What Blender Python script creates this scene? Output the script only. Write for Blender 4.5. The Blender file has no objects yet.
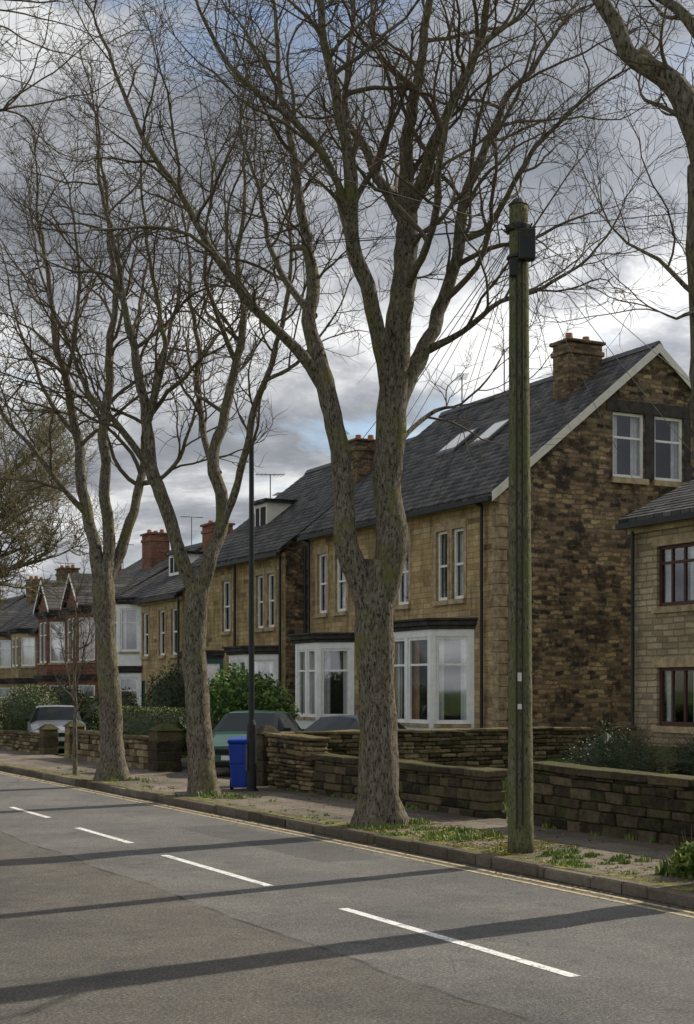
import bpy, math, random
from mathutils import Vector, Matrix, noise as mn
random.seed(11)
scene = bpy.context.scene
R = random.uniform
FV = Vector((.4587, .8886, 0)); RV = Vector((.8886, -.4587, 0)); UP = Vector((0, 0, 1))

# ---------------------------------------------------------------- materials
class Mat:
    def __init__(s, name, rough=.85, spec=.25, metal=0):
        s.m = bpy.data.materials.new(name); s.m.use_nodes = True
        s.t = s.m.node_tree; s.b = s.t.nodes['Principled BSDF']
        s.b.inputs['Roughness'].default_value = rough
        s.b.inputs['Specular IOR Level'].default_value = spec
        s.b.inputs['Metallic'].default_value = metal
        s.pos = s.t.nodes.new('ShaderNodeNewGeometry').outputs['Position']
    def N(s, typ, **k):
        n = s.t.nodes.new(typ)
        for a, b in k.items(): setattr(n, a, b)
        return n
    def L(s, a, b): s.t.links.new(a, b)
    def set(s, inp, v):
        if hasattr(v, 'is_output') or hasattr(v, 'links'): s.L(v, inp)
        elif isinstance(v, (tuple, list)): inp.default_value = (*v[:3], 1) if len(inp.default_value) == 4 else v
        else: inp.default_value = v
    def noise(s, scale, detail=4, rough=.6, vec=None):
        n = s.N('ShaderNodeTexNoise'); n.inputs['Scale'].default_value = scale
        n.inputs['Detail'].default_value = min(detail, 5); n.inputs['Roughness'].default_value = rough
        s.L(vec or s.pos, n.inputs['Vector']); return n.outputs['Fac']
    def ramp(s, fac, stops, interp='LINEAR'):
        n = s.N('ShaderNodeValToRGB'); n.color_ramp.interpolation = interp
        e = n.color_ramp.elements
        while len(e) > 1: e.remove(e[-1])
        e[0].position = stops[0][0]; c = stops[0][1]
        e[0].color = (*c, 1) if isinstance(c, tuple) else (c, c, c, 1)
        for p, c in stops[1:]:
            x = e.new(p); x.color = (*c, 1) if isinstance(c, tuple) else (c, c, c, 1)
        s.L(fac, n.inputs[0]); return n.outputs[0]
    def mix(s, fac, a, b, mode='MIX'):
        n = s.N('ShaderNodeMixRGB', blend_type=mode)
        s.set(n.inputs[0], fac); s.set(n.inputs[1], a); s.set(n.inputs[2], b); return n.outputs[0]
    def math(s, op, a, b=0.0):
        n = s.N('ShaderNodeMath', operation=op); s.set(n.inputs[0], a); s.set(n.inputs[1], b); return n.outputs[0]
    def sep(s, v=None):
        n = s.N('ShaderNodeSeparateXYZ'); s.L(v or s.pos, n.inputs[0]); return n.outputs
    def comb(s, x, y, z=0.0):
        n = s.N('ShaderNodeCombineXYZ'); s.set(n.inputs[0], x); s.set(n.inputs[1], y); s.set(n.inputs[2], z); return n.outputs[0]
    def col(s, c): s.set(s.b.inputs['Base Color'], c)
    def bump(s, h, st=.5, dist=.02):
        n = s.N('ShaderNodeBump'); n.inputs['Strength'].default_value = st; n.inputs['Distance'].default_value = dist
        s.L(h, n.inputs['Height']); s.L(n.outputs[0], s.b.inputs['Normal'])
    def attr(s):
        n = s.N('ShaderNodeAttribute', attribute_name='Col'); return n.outputs['Fac']

def plain(name, c, var=.25, scale=3, rough=.7, spec=.3, metal=0, bump=0, bs=30):
    m = Mat(name, rough, spec, metal)
    a = tuple(x * (1 - var) for x in c); b = tuple(min(1, x * (1 + var)) for x in c)
    m.col(m.ramp(m.noise(scale, 4), [(.3, a), (.7, b)]))
    if bump: m.bump(m.noise(bs, 4), bump, .02)
    return m.m

def masonry(name, stops, bw, bh, mcol, mort=.012, dist=.02, bumpst=.6, dirt=.5, soot=0, grime=0):
    m = Mat(name, .92, .12)
    x, y, z = m.sep()
    n = m.N('ShaderNodeTexNoise'); n.inputs['Scale'].default_value = 2.6; n.inputs['Detail'].default_value = 4; m.L(m.pos, n.inputs['Vector'])
    dx, dy, dz = m.sep(n.outputs['Color'])
    u = m.math('ADD', m.math('ADD', x, y), m.math('MULTIPLY', dx, dist * 4))
    v = m.math('ADD', z, m.math('MULTIPLY', dy, dist * 2.5))
    vec = m.comb(u, v)
    b = m.N('ShaderNodeTexBrick', offset=.43, squash=1.45, squash_frequency=3)
    for k, val in (('Scale', 1), ('Mortar Size', mort), ('Mortar Smooth', .3), ('Bias', 0), ('Brick Width', bw), ('Row Height', bh)): b.inputs[k].default_value = val
    b.inputs['Color1'].default_value = (0, 0, 0, 1); b.inputs['Color2'].default_value = (1, 1, 1, 1); b.inputs['Mortar'].default_value = (.5, .5, .5, 1)
    m.L(vec, b.inputs['Vector'])
    c = m.ramp(b.outputs['Color'], stops)
    c = m.mix(m.ramp(m.noise(16, 4, .7), [(.3, .0), (.72, .75)]), c, (.5, .48, .46), 'MULTIPLY')
    c = m.mix(b.outputs['Fac'], c, mcol)
    c = m.mix(dirt, c, m.ramp(m.noise(.9, 5, .65), [(.32, (.36, .33, .31)), (.6, (1, 1, 1))]), 'MULTIPLY')
    if soot:
        c = m.mix(m.math('MULTIPLY', m.ramp(m.noise(2.3, 5, .75), [(.49, 0.), (.60, 1.)]), soot), c, (.036, .03, .025))
    if grime:
        sv = m.comb(m.math('ADD', x, y), m.math('MULTIPLY', z, .16), 0.)
        c = m.mix(m.math('MULTIPLY', m.ramp(m.noise(3.2, 5, .7, sv), [(.48, 0.), (.66, 1.)]), grime), c, (.07, .055, .04))
    m.col(c)
    h = m.math('ADD', m.math('MULTIPLY', b.outputs['Fac'], -1.0), m.math('MULTIPLY', m.noise(22, 5, .7), 1.2))
    h = m.math('ADD', h, m.math('MULTIPLY', b.outputs['Color'], .5))
    m.bump(h, bumpst, .03)
    return m.m

M_buff = masonry('buff_stone', [(.0, (.48, .34, .155)), (.3, (.68, .50, .25)), (.6, (.55, .395, .19)), (.85, (.74, .57, .31)), (1, (.26, .185, .10))], .42, .155, (.34, .26, .155), .012, .012, .6, .6, 0, .6)
M_buff2 = masonry('warm_stone', [(.0, (.38, .28, .145)), (.4, (.54, .41, .22)), (.8, (.62, .47, .27)), (1, (.22, .16, .10))], .38, .16, (.3, .24, .16), .010, .01, .5, .65, 0, .6)
M_gable = masonry('rough_gable_stone', [(.0, (.055, .042, .032)), (.14, (.22, .15, .09)), (.26, (.60, .42, .22)), (.38, (.30, .205, .125)), (.50, (.66, .48, .26)), (.58, (.12, .085, .06)), (.72, (.50, .35, .20)), (.84, (.07, .055, .042)), (1, (.44, .30, .17))], .27, .125, (.20, .16, .115), .018, .08, 1, .5, .82)
M_pale = masonry('pale_coursed_stone', [(.0, (.52, .41, .26)), (.5, (.66, .53, .35)), (1, (.38, .30, .19))], .36, .14, (.28, .23, .16), .018, .024, 1, .5)
M_redbrick = masonry('red_brick', [(0, (.24, .085, .05)), (.5, (.36, .14, .08)), (1, (.14, .065, .045))], .22, .075, (.22, .17, .14), .01, .004, .4, .5, 0, .4)
M_chim = masonry('chimney_stone', [(0, (.14, .09, .055)), (.35, (.42, .28, .15)), (.7, (.28, .19, .11)), (1, (.07, .055, .04))], .26, .1, (.15, .125, .09), .014, .02, .8, .5, .55)
M_darkstone = plain('sooty_dressed_stone', (.05, .044, .038), .5, 4, .85, bump=.4)
M_sill = plain('dressed_stone', (.38, .29, .175), .4, 4, .85, bump=.3)
M_sill_d = plain('weathered_lintel_stone', (.30, .22, .135), .55, 5, .85, bump=.3)
M_white = plain('white_paint', (.80, .79, .75), .10, 5, .5)
M_cream = plain('cream_paint', (.66, .62, .53), .12, 5, .6)
M_brown = plain('brown_frame', (.07, .03, .02), .2, 5, .5)
M_black = plain('black_paint', (.02, .02, .022), .3, 8, .45)
M_teal = plain('teal_paint', (.03, .09, .09), .2, 5, .5)
M_grey = plain('grey_metal', (.12, .12, .12), .2, 8, .5, metal=.3)
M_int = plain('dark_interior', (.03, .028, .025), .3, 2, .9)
M_curt = plain('net_curtain', (.72, .71, .70), .15, 9, .9)
M_curt2 = plain('warm_curtain', (.42, .22, .12), .3, 6, .9)
M_lead = plain('lead_flashing', (.09, .09, .095), .3, 5, .7)
M_pot = plain('terracotta', (.30, .13, .07), .3, 8, .8)
M_rubber = plain('rubber', (.015, .015, .015), .2, 20, .8)

def glassmat():
    m = bpy.data.materials.new('window_glass'); m.use_nodes = True; t = m.node_tree; t.nodes.clear()
    o = t.nodes.new('ShaderNodeOutputMaterial'); mx = t.nodes.new('ShaderNodeMixShader')
    g = t.nodes.new('ShaderNodeBsdfGlossy'); g.inputs['Roughness'].default_value = .03
    tr = t.nodes.new('ShaderNodeBsdfTransparent'); tr.inputs[0].default_value = (.85, .88, .88, 1)
    nz = t.nodes.new('ShaderNodeTexNoise'); nz.inputs['Scale'].default_value = 1.5
    bp = t.nodes.new('ShaderNodeBump'); bp.inputs['Strength'].default_value = .06; bp.inputs['Distance'].default_value = .05
    t.links.new(nz.outputs['Fac'], bp.inputs['Height']); t.links.new(bp.outputs[0], g.inputs['Normal'])
    mx.inputs[0].default_value = .17
    t.links.new(tr.outputs[0], mx.inputs[1]); t.links.new(g.outputs[0], mx.inputs[2]); t.links.new(mx.outputs[0], o.inputs[0]); return m
M_glass = glassmat()
M_dglass = plain('car_glass', (.018, .024, .026), .1, 2, .08, .3)

def slate():
    m = Mat('slate', .75, .2); x, y, z = m.sep()
    b = m.N('ShaderNodeTexBrick', offset=.5)
    for k, val in (('Scale', 1), ('Mortar Size', .014), ('Mortar Smooth', .1), ('Bias', 0), ('Brick Width', .30), ('Row Height', .17)): b.inputs[k].default_value = val
    b.inputs['Color1'].default_value = (.032, .033, .038, 1); b.inputs['Color2'].default_value = (.135, .13, .13, 1); b.inputs['Mortar'].default_value = (.012, .012, .014, 1)
    m.L(m.comb(y, z), b.inputs['Vector'])
    c = m.mix(.8, b.outputs['Color'], m.ramp(m.noise(.9, 5, .7), [(.3, (.45, .45, .46)), (.7, (1.1, 1.06, .98))]), 'MULTIPLY')
    c = m.mix(m.ramp(m.noise(4, 5, .75), [(.52, 0.), (.70, .7)]), c, (.12, .105, .06))
    m.col(c); m.bump(m.math('ADD', m.math('MULTIPLY', b.outputs['Fac'], -1.), m.math('ADD', b.outputs['Color'], m.noise(6, 4))), .7, .03); return m.m
M_slate = slate()

def bark(name, c1, c2, moss, mlo=.5, sc=1.0, lich=(.32, .30, .235)):
    m = Mat(name, .95, .1)
    x, y, z = m.sep(); v = m.comb(x, y, m.math('MULTIPLY', z, .28))
    c = m.ramp(m.noise(22 * sc, 5, .78, v), [(.34, c1), (.52, tuple((a + b) / 2 for a, b in zip(c1, c2))), (.66, c2)])
    fis = m.ramp(m.noise(44 * sc, 3, .6, v), [(.38, .85), (.47, 0.)])
    c = m.mix(fis, c, tuple(k * .35 for k in c1))
    c = m.mix(m.ramp(m.noise(1.7, 5, .75), [(mlo, 0.), (mlo + .13, .8)]), c, moss)
    c = m.mix(m.ramp(m.noise(17, 4, .7), [(.58, 0.), (.64, .5)]), c, lich)
    m.col(c); m.bump(m.math('ADD', m.noise(36 * sc, 5, .8, v), m.math('MULTIPLY', m.noise(6, 4), 1.3)), 1, .05); return m.m
M_bark = bark('bark', (.085, .071, .052), (.32, .28, .215), (.19, .19, .062), .52)
M_twig = plain('twig_bark', (.115, .09, .060), .4, 2, .9)
M_twig2 = plain('olive_twig_bark', (.20, .175, .095), .35, 2, .9)
M_pole = bark('weathered_pole_wood', (.12, .115, .062), (.31, .285, .175), (.17, .19, .07), .47, 1.3)

def ground_mats():
    m = Mat('asphalt', .85, .25); x, y, z = m.sep()
    c = m.ramp(m.noise(40, 4, .9), [(.30, (.045, .045, .045)), (.46, (.15, .148, .14)), (.56, (.225, .22, .21)), (.70, (.54, .52, .49))])
    c = m.mix(.9, c, m.ramp(m.noise(.5, 5, .65), [(.32, (.60, .60, .61)), (.68, (1.14, 1.11, 1.05))]), 'MULTIPLY')
    c = m.mix(.7, c, m.ramp(m.noise(5, 4, .7), [(.3, (.70, .70, .71)), (.7, (1.16, 1.14, 1.1))]), 'MULTIPLY')
    wx = m.math('ADD', x, m.math('MULTIPLY', m.noise(.35, 3), .5))
    seam = m.ramp(m.math('MULTIPLY', wx, .1), [(.0, 1.), (.523, 1.), (.526, 0.)])
    c = m.mix(m.math('MULTIPLY', seam, .75), c, m.mix(1, c, (.78, .73, .67), 'MULTIPLY'))
    line = m.ramp(m.math('ABSOLUTE', m.math('SUBTRACT', wx, 5.24)), [(.0, 1.), (.015, 1.), (.03, 0.)])
    c = m.mix(m.math('MULTIPLY', line, m.ramp(m.noise(1.2, 3), [(.40, 0.), (.58, .75)])), c, (.03, .03, .03))
    tr = m.math('ABSOLUTE', m.math('SUBTRACT', m.math('ABSOLUTE', m.math('SUBTRACT', x, 7.4)), .75))
    c = m.mix(m.ramp(tr, [(.1, .35), (.4, 0.)]), c, (.13, .128, .125))
    pa = m.math('MULTIPLY', m.ramp(m.math('ABSOLUTE', m.math('SUBTRACT', x, 7.9)), [(.44, 1.), (.45, 0.)]), m.ramp(m.math('ABSOLUTE', m.math('SUBTRACT', m.math('MULTIPLY', y, .1), 1.75)), [(.24, 1.), (.243, 0.)]))
    c = m.mix(m.math('MULTIPLY', pa, .55), c, (.09, .088, .083))
    vo = m.N('ShaderNodeTexVoronoi', feature='DISTANCE_TO_EDGE'); vo.inputs['Scale'].default_value = .3
    nn = m.N('ShaderNodeTexNoise'); nn.inputs['Scale'].default_value = 1.6; nn.inputs['Detail'].default_value = 7; m.L(m.pos, nn.inputs['Vector'])
    va = m.N('ShaderNodeVectorMath', operation='ADD'); m.L(m.pos, va.inputs[0]); m.L(nn.outputs['Color'], va.inputs[1]); m.L(va.outputs[0], vo.inputs['Vector'])
    cr = m.math('MULTIPLY', m.ramp(vo.outputs['Distance'], [(.0, 1.), (.004, 0.)]), m.ramp(m.noise(.5, 2), [(.5, 0.), (.62, .6)]))
    c = m.mix(cr, c, (.05, .05, .05))
    # oil spots / stains
    c = m.mix(m.ramp(m.noise(1.9, 4, .6), [(.62, 0.), (.70, .45)]), c, (.07, .068, .064))
    edge = m.ramp(m.math('MULTIPLY', x, .1), [(.85, 0.), (.888, .8)])
    c = m.mix(m.math('MULTIPLY', edge, m.ramp(m.noise(3, 4), [(.3, .3), (.6, 1.)])), c, (.11, .09, .062))
    m.col(c); m.bump(m.noise(55, 4, .85), 1, .022); A = m.m
    m = Mat('pavement_flags', .9, .2); x, y, z = m.sep()
    c = m.ramp(m.noise(45, 4, .8), [(.3, (.15, .13, .11)), (.7, (.33, .29, .24))])
    b = m.N('ShaderNodeTexBrick', offset=.5)
    for k, val in (('Scale', 1), ('Mortar Size', .012), ('Brick Width', .9), ('Row Height', .62), ('Bias', 0)): b.inputs[k].default_value = val
    b.inputs['Color1'].default_value = (.7, .7, .7, 1); b.inputs['Color2'].default_value = (1.1, 1.06, 1.0, 1); b.inputs['Mortar'].default_value = (.28, .3, .22, 1)
    m.L(m.comb(y, x), b.inputs['Vector'])
    c = m.mix(1, c, b.outputs['Color'], 'MULTIPLY')
    c = m.mix(.8, c, m.ramp(m.noise(.8, 5, .65), [(.3, (.5, .48, .45)), (.7, (1.05, 1.05, 1.05))]), 'MULTIPLY')
    e = m.ramp(m.math('ADD', m.math('MULTIPLY', x, .1), m.math('MULTIPLY', m.noise(.9, 5, .7), .12)), [(.98, 1.), (1.08, 0.)])
    soil = m.ramp(m.noise(7, 5, .75), [(.32, (.05, .04, .028)), (.46, (.12, .09, .06)), (.53, (.15, .165, .045)), (.64, (.32, .29, .06))])
    c = m.mix(e, c, soil)
    m.col(c); m.bump(m.noise(40, 5, .8), .9, .03); B = m.m
    m = Mat('grass_earth', .95, .1)
    c = m.ramp(m.noise(1.1, 5, .7), [(.35, (.04, .065, .018)), (.55, (.095, .15, .035)), (.7, (.11, .095, .055))])
    c = m.mix(.6, c, m.ramp(m.noise(30, 4, .8), [(.3, (.5, .5, .5)), (.7, (1.3, 1.3, 1.3))]), 'MULTIPLY')
    m.col(c); m.bump(m.noise(35, 5, .8), .8, .04); C = m.m
    return A, B, C
M_asphalt, M_pave, M_ground = ground_mats()

def paint_line(name, c, lo=.36):
    m = Mat(name, .7, .3)
    w = m.ramp(m.noise(9, 5, .85), [(lo, 0.), (lo + .1, 1.)]); w = m.math('MULTIPLY', w, m.ramp(m.noise(55, 3, .8), [(.36, .25), (.48, 1.)]))
    a = m.ramp(m.noise(40, 3, .8), [(.3, (.08, .078, .075)), (.7, (.28, .275, .26))])
    c = m.mix(m.ramp(m.noise(3, 4), [(.4, 0.), (.7, .35)]), c, tuple(k * .6 for k in c))
    m.col(m.mix(w, a, c)); m.bump(m.noise(60, 3, .8), .6, .012); return m.m
M_wline = paint_line('road_paint_white', (.80, .79, .75), .38); M_yline = paint_line('road_paint_yellow', (.56, .43, .19), .43)
M_kerb = masonry('kerb_stone', [(0, (.11, .09, .065)), (1, (.24, .205, .16))], .9, .6, (.03, .03, .025), .01, .005, .6, .7)

def stonewall_mat(name, stops, moss, mosscol=(.12, .13, .04)):
    m = Mat(name, .95, .12)
    c = m.ramp(m.attr(), stops)
    c = m.mix(.9, c, m.ramp(m.noise(9, 5, .75), [(.3, (.35, .33, .3)), (.7, (1.25, 1.2, 1.1))]), 'MULTIPLY')
    g = m.N('ShaderNodeNewGeometry'); nz = m.sep(g.outputs['Normal'])[2]
    mm = m.math('MULTIPLY', m.ramp(m.math('ADD', m.noise(4, 5, .7), m.math('MULTIPLY', nz, .12)), [(.5, 0.), (.64, 1.)]), moss)
    c = m.mix(mm, c, mosscol)
    m.col(c); m.bump(m.noise(22, 5, .75), 1, .04); return m.m
M_wallA = stonewall_mat('sooty_wall_stone', [(0, (.04, .034, .027)), (.5, (.095, .078, .055)), (1, (.18, .145, .10))], .6, (.10, .105, .035))
M_wallB = stonewall_mat('dry_wall_stone', [(0, (.055, .046, .033)), (.5, (.20, .155, .10)), (1, (.42, .33, .21))], .45)

def leafmat(name, a, b):
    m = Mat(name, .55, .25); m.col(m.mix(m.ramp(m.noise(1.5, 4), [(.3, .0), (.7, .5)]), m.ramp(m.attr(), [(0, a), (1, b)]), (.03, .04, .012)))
    return m.m
M_hedge = leafmat('hedge_leaves', (.035, .055, .016), (.13, .16, .045))
M_laurel = leafmat('laurel_leaves', (.035, .08, .016), (.20, .32, .06))
M_dkbush = leafmat('dark_shrub_leaves', (.022, .034, .014), (.08, .10, .04))
M_grass = leafmat('grass_blades', (.08, .14, .022), (.28, .38, .07))
M_moss = leafmat('moss_tufts', (.20, .18, .03), (.48, .43, .07))
M_litter = leafmat('fallen_leaves', (.10, .06, .03), (.32, .21, .11))

# ---------------------------------------------------------------- mesh builder
class MB:
    def __init__(s): s.v = []; s.f = []; s.m = []; s.c = []
    def face(s, pts, mi=0, c=.5):
        i = len(s.v); s.v += [tuple(p) for p in pts]; s.f.append(tuple(range(i, i + len(pts)))); s.m.append(mi); s.c.append(c)
    def hexa(s, p, mi=0, c=.5):
        i = len(s.v); s.v += [tuple(q) for q in p]
        for q in ((3, 2, 1, 0), (4, 5, 6, 7), (0, 1, 5, 4), (1, 2, 6, 5), (2, 3, 7, 6), (3, 0, 4, 7)):
            s.f.append(tuple(i + k for k in q)); s.m.append(mi); s.c.append(c)
    def box(s, x0, x1, y0, y1, z0, z1, mi=0, c=.5):
        s.hexa([(x0, y0, z0), (x1, y0, z0), (x1, y1, z0), (x0, y1, z0), (x0, y0, z1), (x1, y0, z1), (x1, y1, z1), (x0, y1, z1)], mi, c)
    def bm(s, mp, u0, u1, z0, z1, o0, o1, mi=0, c=.5):
        s.hexa([mp(u0, z0, o0), mp(u1, z0, o0), mp(u1, z0, o1), mp(u0, z0, o1), mp(u0, z1, o0), mp(u1, z1, o0), mp(u1, z1, o1), mp(u0, z1, o1)], mi, c)
    def tube(s, pts, rads, sides=6, mi=0, c=.5, rough=0, flare=False, cap=False):
        n = len(pts); base = len(s.v)
        t0 = (pts[1] - pts[0]).normalized(); a = t0.cross(Vector((.31, .9, .23))).normalized()
        for i, p in enumerate(pts):
            t = (pts[min(i + 1, n - 1)] - pts[max(i - 1, 0)]).normalized()
            a = (a - t * a.dot(t)).normalized(); b = t.cross(a)
            for k in range(sides):
                an = 2 * math.pi * k / sides; r = rads[i]
                dv = a * math.cos(an) + b * math.sin(an)
                if rough:
                    q = p + dv * r
                    r *= 1 + rough * mn.noise(q * 2.2) + rough * .7 * mn.noise(q * 6) + rough * .35 * mn.noise(q * 14)
                if flare:
                    h = p.z - pts[0].z
                    if h < .7: r *= 1 + .16 * (1 - h / .7) * math.cos(5 * an + 1)
                s.v.append(tuple(p + dv * r))
        for i in range(n - 1):
            for k in range(sides):
                k2 = (k + 1) % sides
                s.f.append((base + i * sides + k, base + i * sides + k2, base + (i + 1) * sides + k2, base + (i + 1) * sides + k)); s.m.append(mi); s.c.append(c)
        if cap:
            s.f.append(tuple(base + (n - 1) * sides + k for k in range(sides))); s.m.append(mi); s.c.append(c)
            s.f.append(tuple(base + k for k in reversed(range(sides)))); s.m.append(mi); s.c.append(c)
    def cyl(s, p0, p1, r0, r1=None, sides=12, mi=0):
        s.tube([Vector(p0), Vector(p1)], [r0, r0 if r1 is None else r1], sides, mi, cap=True)
    def build(s, name, mats, parent=None, smooth=False, bevel=0, loc=None):
        me = bpy.data.meshes.new(name); me.from_pydata(s.v, [], s.f)
        for m in mats: me.materials.append(m)
        me.polygons.foreach_set('material_index', s.m)
        ca = me.color_attributes.new('Col', 'FLOAT_COLOR', 'CORNER'); buf = []
        for f, c in zip(s.f, s.c): buf += [c, c, c, 1] * len(f)
        ca.data.foreach_set('color', buf)
        if smooth: me.polygons.foreach_set('use_smooth', [True] * len(s.f))
        me.update()
        ob = bpy.data.objects.new(name, me); scene.collection.objects.link(ob)
        if bevel:
            b = ob.modifiers.new('bevel', 'BEVEL'); b.width = bevel; b.segments = 1; b.limit_method = 'ANGLE'
        if parent is not None:
            ob.parent = parent
            if not parent.get('local'): ob.matrix_parent_inverse = Matrix.Translation(-parent.location)
        return ob

def empty(name, loc, rot=0, local=False):
    e = bpy.data.objects.new(name, None); e.location = loc; e.rotation_euler = (0, 0, rot); e.empty_display_size = .5
    scene.collection.objects.link(e)
    if local: e['local'] = 1
    return e

# ---------------------------------------------------------------- ground, road
def gz(x, y):
    if x < 11.7: z = -.06
    elif x < 16: z = .10
    elif x < 20: z = .10 + (x - 16) / 4 * .65
    else: z = .75
    if x >= 11.7 and y > 44: z *= max(0, 1 - (y - 44) / 10)
    return z
g = MB()
xs = [-1600, -800, -400, -200, -80, -30, -10, -3, 0, 4, 8.8, 11.69, 11.71, 13, 14.5, 16, 17, 18, 19, 20, 22, 26, 32, 45, 80, 160, 320, 640, 1600]
ys = [-1600, -600, -200, -60, -20, -5, 0, 5, 10, 15, 20, 25, 30, 35, 40, 44, 48, 54, 60, 70, 90, 130, 200, 300, 500, 900, 1600]
for i in range(len(xs) - 1):
    for j in range(len(ys) - 1):
        g.face([(x, y, gz(x, y)) for x, y in ((xs[i], ys[j]), (xs[i + 1], ys[j]), (xs[i + 1], ys[j + 1]), (xs[i], ys[j + 1]))])
g.build('ground', [M_ground])
r = MB(); r.face([(.5, -60, 0), (8.9, -60, 0), (8.9, 260, 0), (.5, 260, 0)]); r.build('road', [M_asphalt])
p = MB(); p.box(9.04, 11.72, -60, 260, -.05, .12); p.build('pavement', [M_pave])
p = MB(); p.box(-2.2, .36, -60, 260, -.05, .12); p.build('pavement', [M_pave])
k = MB()
y = -20.0
while y < 130:
    k.box(8.9 + R(-.015, .012), 9.05, y, y + .9, -.04, .125 + R(-.015, .010)); k.box(.36, .5 + R(-.006, .006), y, y + .9, -.04, .125); y += .912
k.build('kerb', [M_kerb], bevel=.02)
l = MB()
dash = [(-3.5, .1), (2.4, 6.0), (8.25, 11.8), (13.5, 16.6), (18.1, 20.5), (22.3, 24.6), (26.6, 29), (31, 33.5), (35.5, 38), (40, 42.5), (45, 47.5), (50, 52.5)]
for a, b in dash:
    xx = 6.05 + max(0, a - 12) * .02
    l.box(xx - .05, xx + .05, a, b, .002, .004)
l.build('road_centre_line', [M_wline])
l = MB()
for xx in (8.55, 8.72):
    l.box(xx - .032, xx + .032, -10, 90, .002, .004)
l.build('yellow_line', [M_yline])
d = MB(); d.face([(11.74, 26.6, .104), (16, 26.6, .104), (16, 38, .104), (11.74, 38, .104)]); d.build('driveway', [M_pave])

h = MB(); NX, NY = 60, 8
def hp(i, j):
    a = math.radians(-25 + i * 1.5); rr = 330 + j * 40
    zz = math.sin(math.pi * (j + .2) / 12) * (33 + 9 * mn.noise(Vector((i * .16, 2, j * .2)))) + 2 * mn.noise(Vector((i * 1.1, j, 0)))
    return (rr * math.sin(a), rr * math.cos(a), -1 + max(0, zz))
for i in range(NX):
    for j in range(NY): h.face([hp(i, j), hp(i + 1, j), hp(i + 1, j + 1), hp(i, j + 1)])
M_hill = plain('hazy_hill', (.10, .13, .13), .3, .03, .95); h.build('hill', [M_hill], smooth=True)

# ---------------------------------------------------------------- houses
def seg(A, B):
    A = Vector(A); B = Vector(B); t = (B - A).normalized(); n = Vector((-t.y, t.x))
    def mp(u, z, o): q = A + t * u + n * o; return (q.x, q.y, z)
    return mp, (B - A).length

def wall(mb, mp, u0, u1, z0, top, ops, extra=(), mi=0, depth=.16):
    us = sorted(set([u0, u1] + [x for x in extra] + [o[0] for o in ops] + [o[1] for o in ops]))
    for a, b in zip(us[:-1], us[1:]):
        mid = (a + b) / 2; cols = sorted([o for o in ops if o[0] <= mid <= o[1]], key=lambda o: o[2]); z = z0
        for o in cols:
            if o[2] > z: mb.face([mp(a, z, 0), mp(b, z, 0), mp(b, o[2], 0), mp(a, o[2], 0)], mi)
            z = o[3]
        mb.face([mp(a, z, 0), mp(b, z, 0), mp(b, top(b), 0), mp(a, top(a), 0)], mi)
    for o in ops:
        a, b, c, d = o[:4]; D = -depth
        mb.face([mp(a, c, 0), mp(a, d, 0), mp(a, d, D), mp(a, c, D)], mi); mb.face([mp(b, c, 0), mp(b, d, 0), mp(b, d, D), mp(b, c, D)], mi)
        mb.face([mp(a, c, 0), mp(b, c, 0), mp(b, c, D), mp(a, c, D)], mi); mb.face([mp(a, d, 0), mp(b, d, 0), mp(b, d, D), mp(a, d, D)], mi)

class Parts:
    def __init__(s, e): s.e = e; s.d = {}
    def __getitem__(s, k): return s.d.setdefault(k, MB())
    def finish(s, mats, bevels={}):
        for k, mb in s.d.items(): mb.build(k, [mats[k]], s.e, bevel=bevels.get(k, 0))

def window(P, mp, a, b, c, d, frame='frames', bars=1, rail=.5, curt='nets', off=0, cmode=None, depth=.16):
    w = .075; F = P[frame]; o0, o1 = -depth + .01 + off, -depth + .085 + off
    F.bm(mp, a, a + w, c, d, o0, o1); F.bm(mp, b - w, b, c, d, o0, o1)
    F.bm(mp, a + w, b - w, c, c + w * 1.3, o0 + .003, o1 - .003); F.bm(mp, a + w, b - w, d - w, d, o0 + .003, o1 - .003)
    if rail:
        zr = c + (d - c) * rail; F.bm(mp, a + w, b - w, zr - .03, zr + .03, o0 + .006, o1 - .006)
    for i in range(1, bars):
        u = a + (b - a) * i / bars; F.bm(mp, u - .03, u + .03, c + w * 1.3, d - w, o0 + .009, o1 - .009)
    og = o0 + .035
    P['glass'].face([mp(a + .02, c + .02, og), mp(b - .02, c + .02, og), mp(b - .02, d - .02, og), mp(a + .02, d - .02, og)])
    cm = cmode or random.choice(['sides', 'half', 'full', 'sides'])
    C = P[curt]
    def drape(u0, u1, z0, z1, amp=.025):
        n = max(4, int((u1 - u0) / .035)); pv = None
        for i in range(n + 1):
            u = u0 + (u1 - u0) * i / n; o = o0 - .1 - amp * math.sin(i * 1.7 + u * 3)
            if pv: C.face([mp(pv[0], z0, pv[1]), mp(u, z0, o), mp(u, z1, o), mp(pv[0], z1, pv[1])])
            pv = (u, o)
    W = b - a
    if cm == 'sides': drape(a, a + W * R(.2, .32), c, d); drape(b - W * R(.18, .3), b, c, d)
    elif cm == 'half': drape(a, b, c, c + (d - c) * .5, .015); drape(a, a + W * .2, c, d)
    elif cm == 'full': drape(a, b, c, d)
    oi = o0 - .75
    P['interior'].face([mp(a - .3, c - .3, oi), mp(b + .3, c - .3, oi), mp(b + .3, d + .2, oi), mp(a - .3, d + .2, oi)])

def sill_lintel(P, mp, a, b, c, d, lint='lintels', lh=.24):
    P['sills'].bm(mp, a - .1, b + .1, c - .13, c - .002, -.05, .09)
    P[lint].bm(mp, a - .12, b + .12, d + .002, d + lh, -.05, .022)
    P[lint].bm(mp, a - .13, a - .003, c, d, -.05, .018); P[lint].bm(mp, b + .003, b + .13, c, d, -.05, .018)

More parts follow.
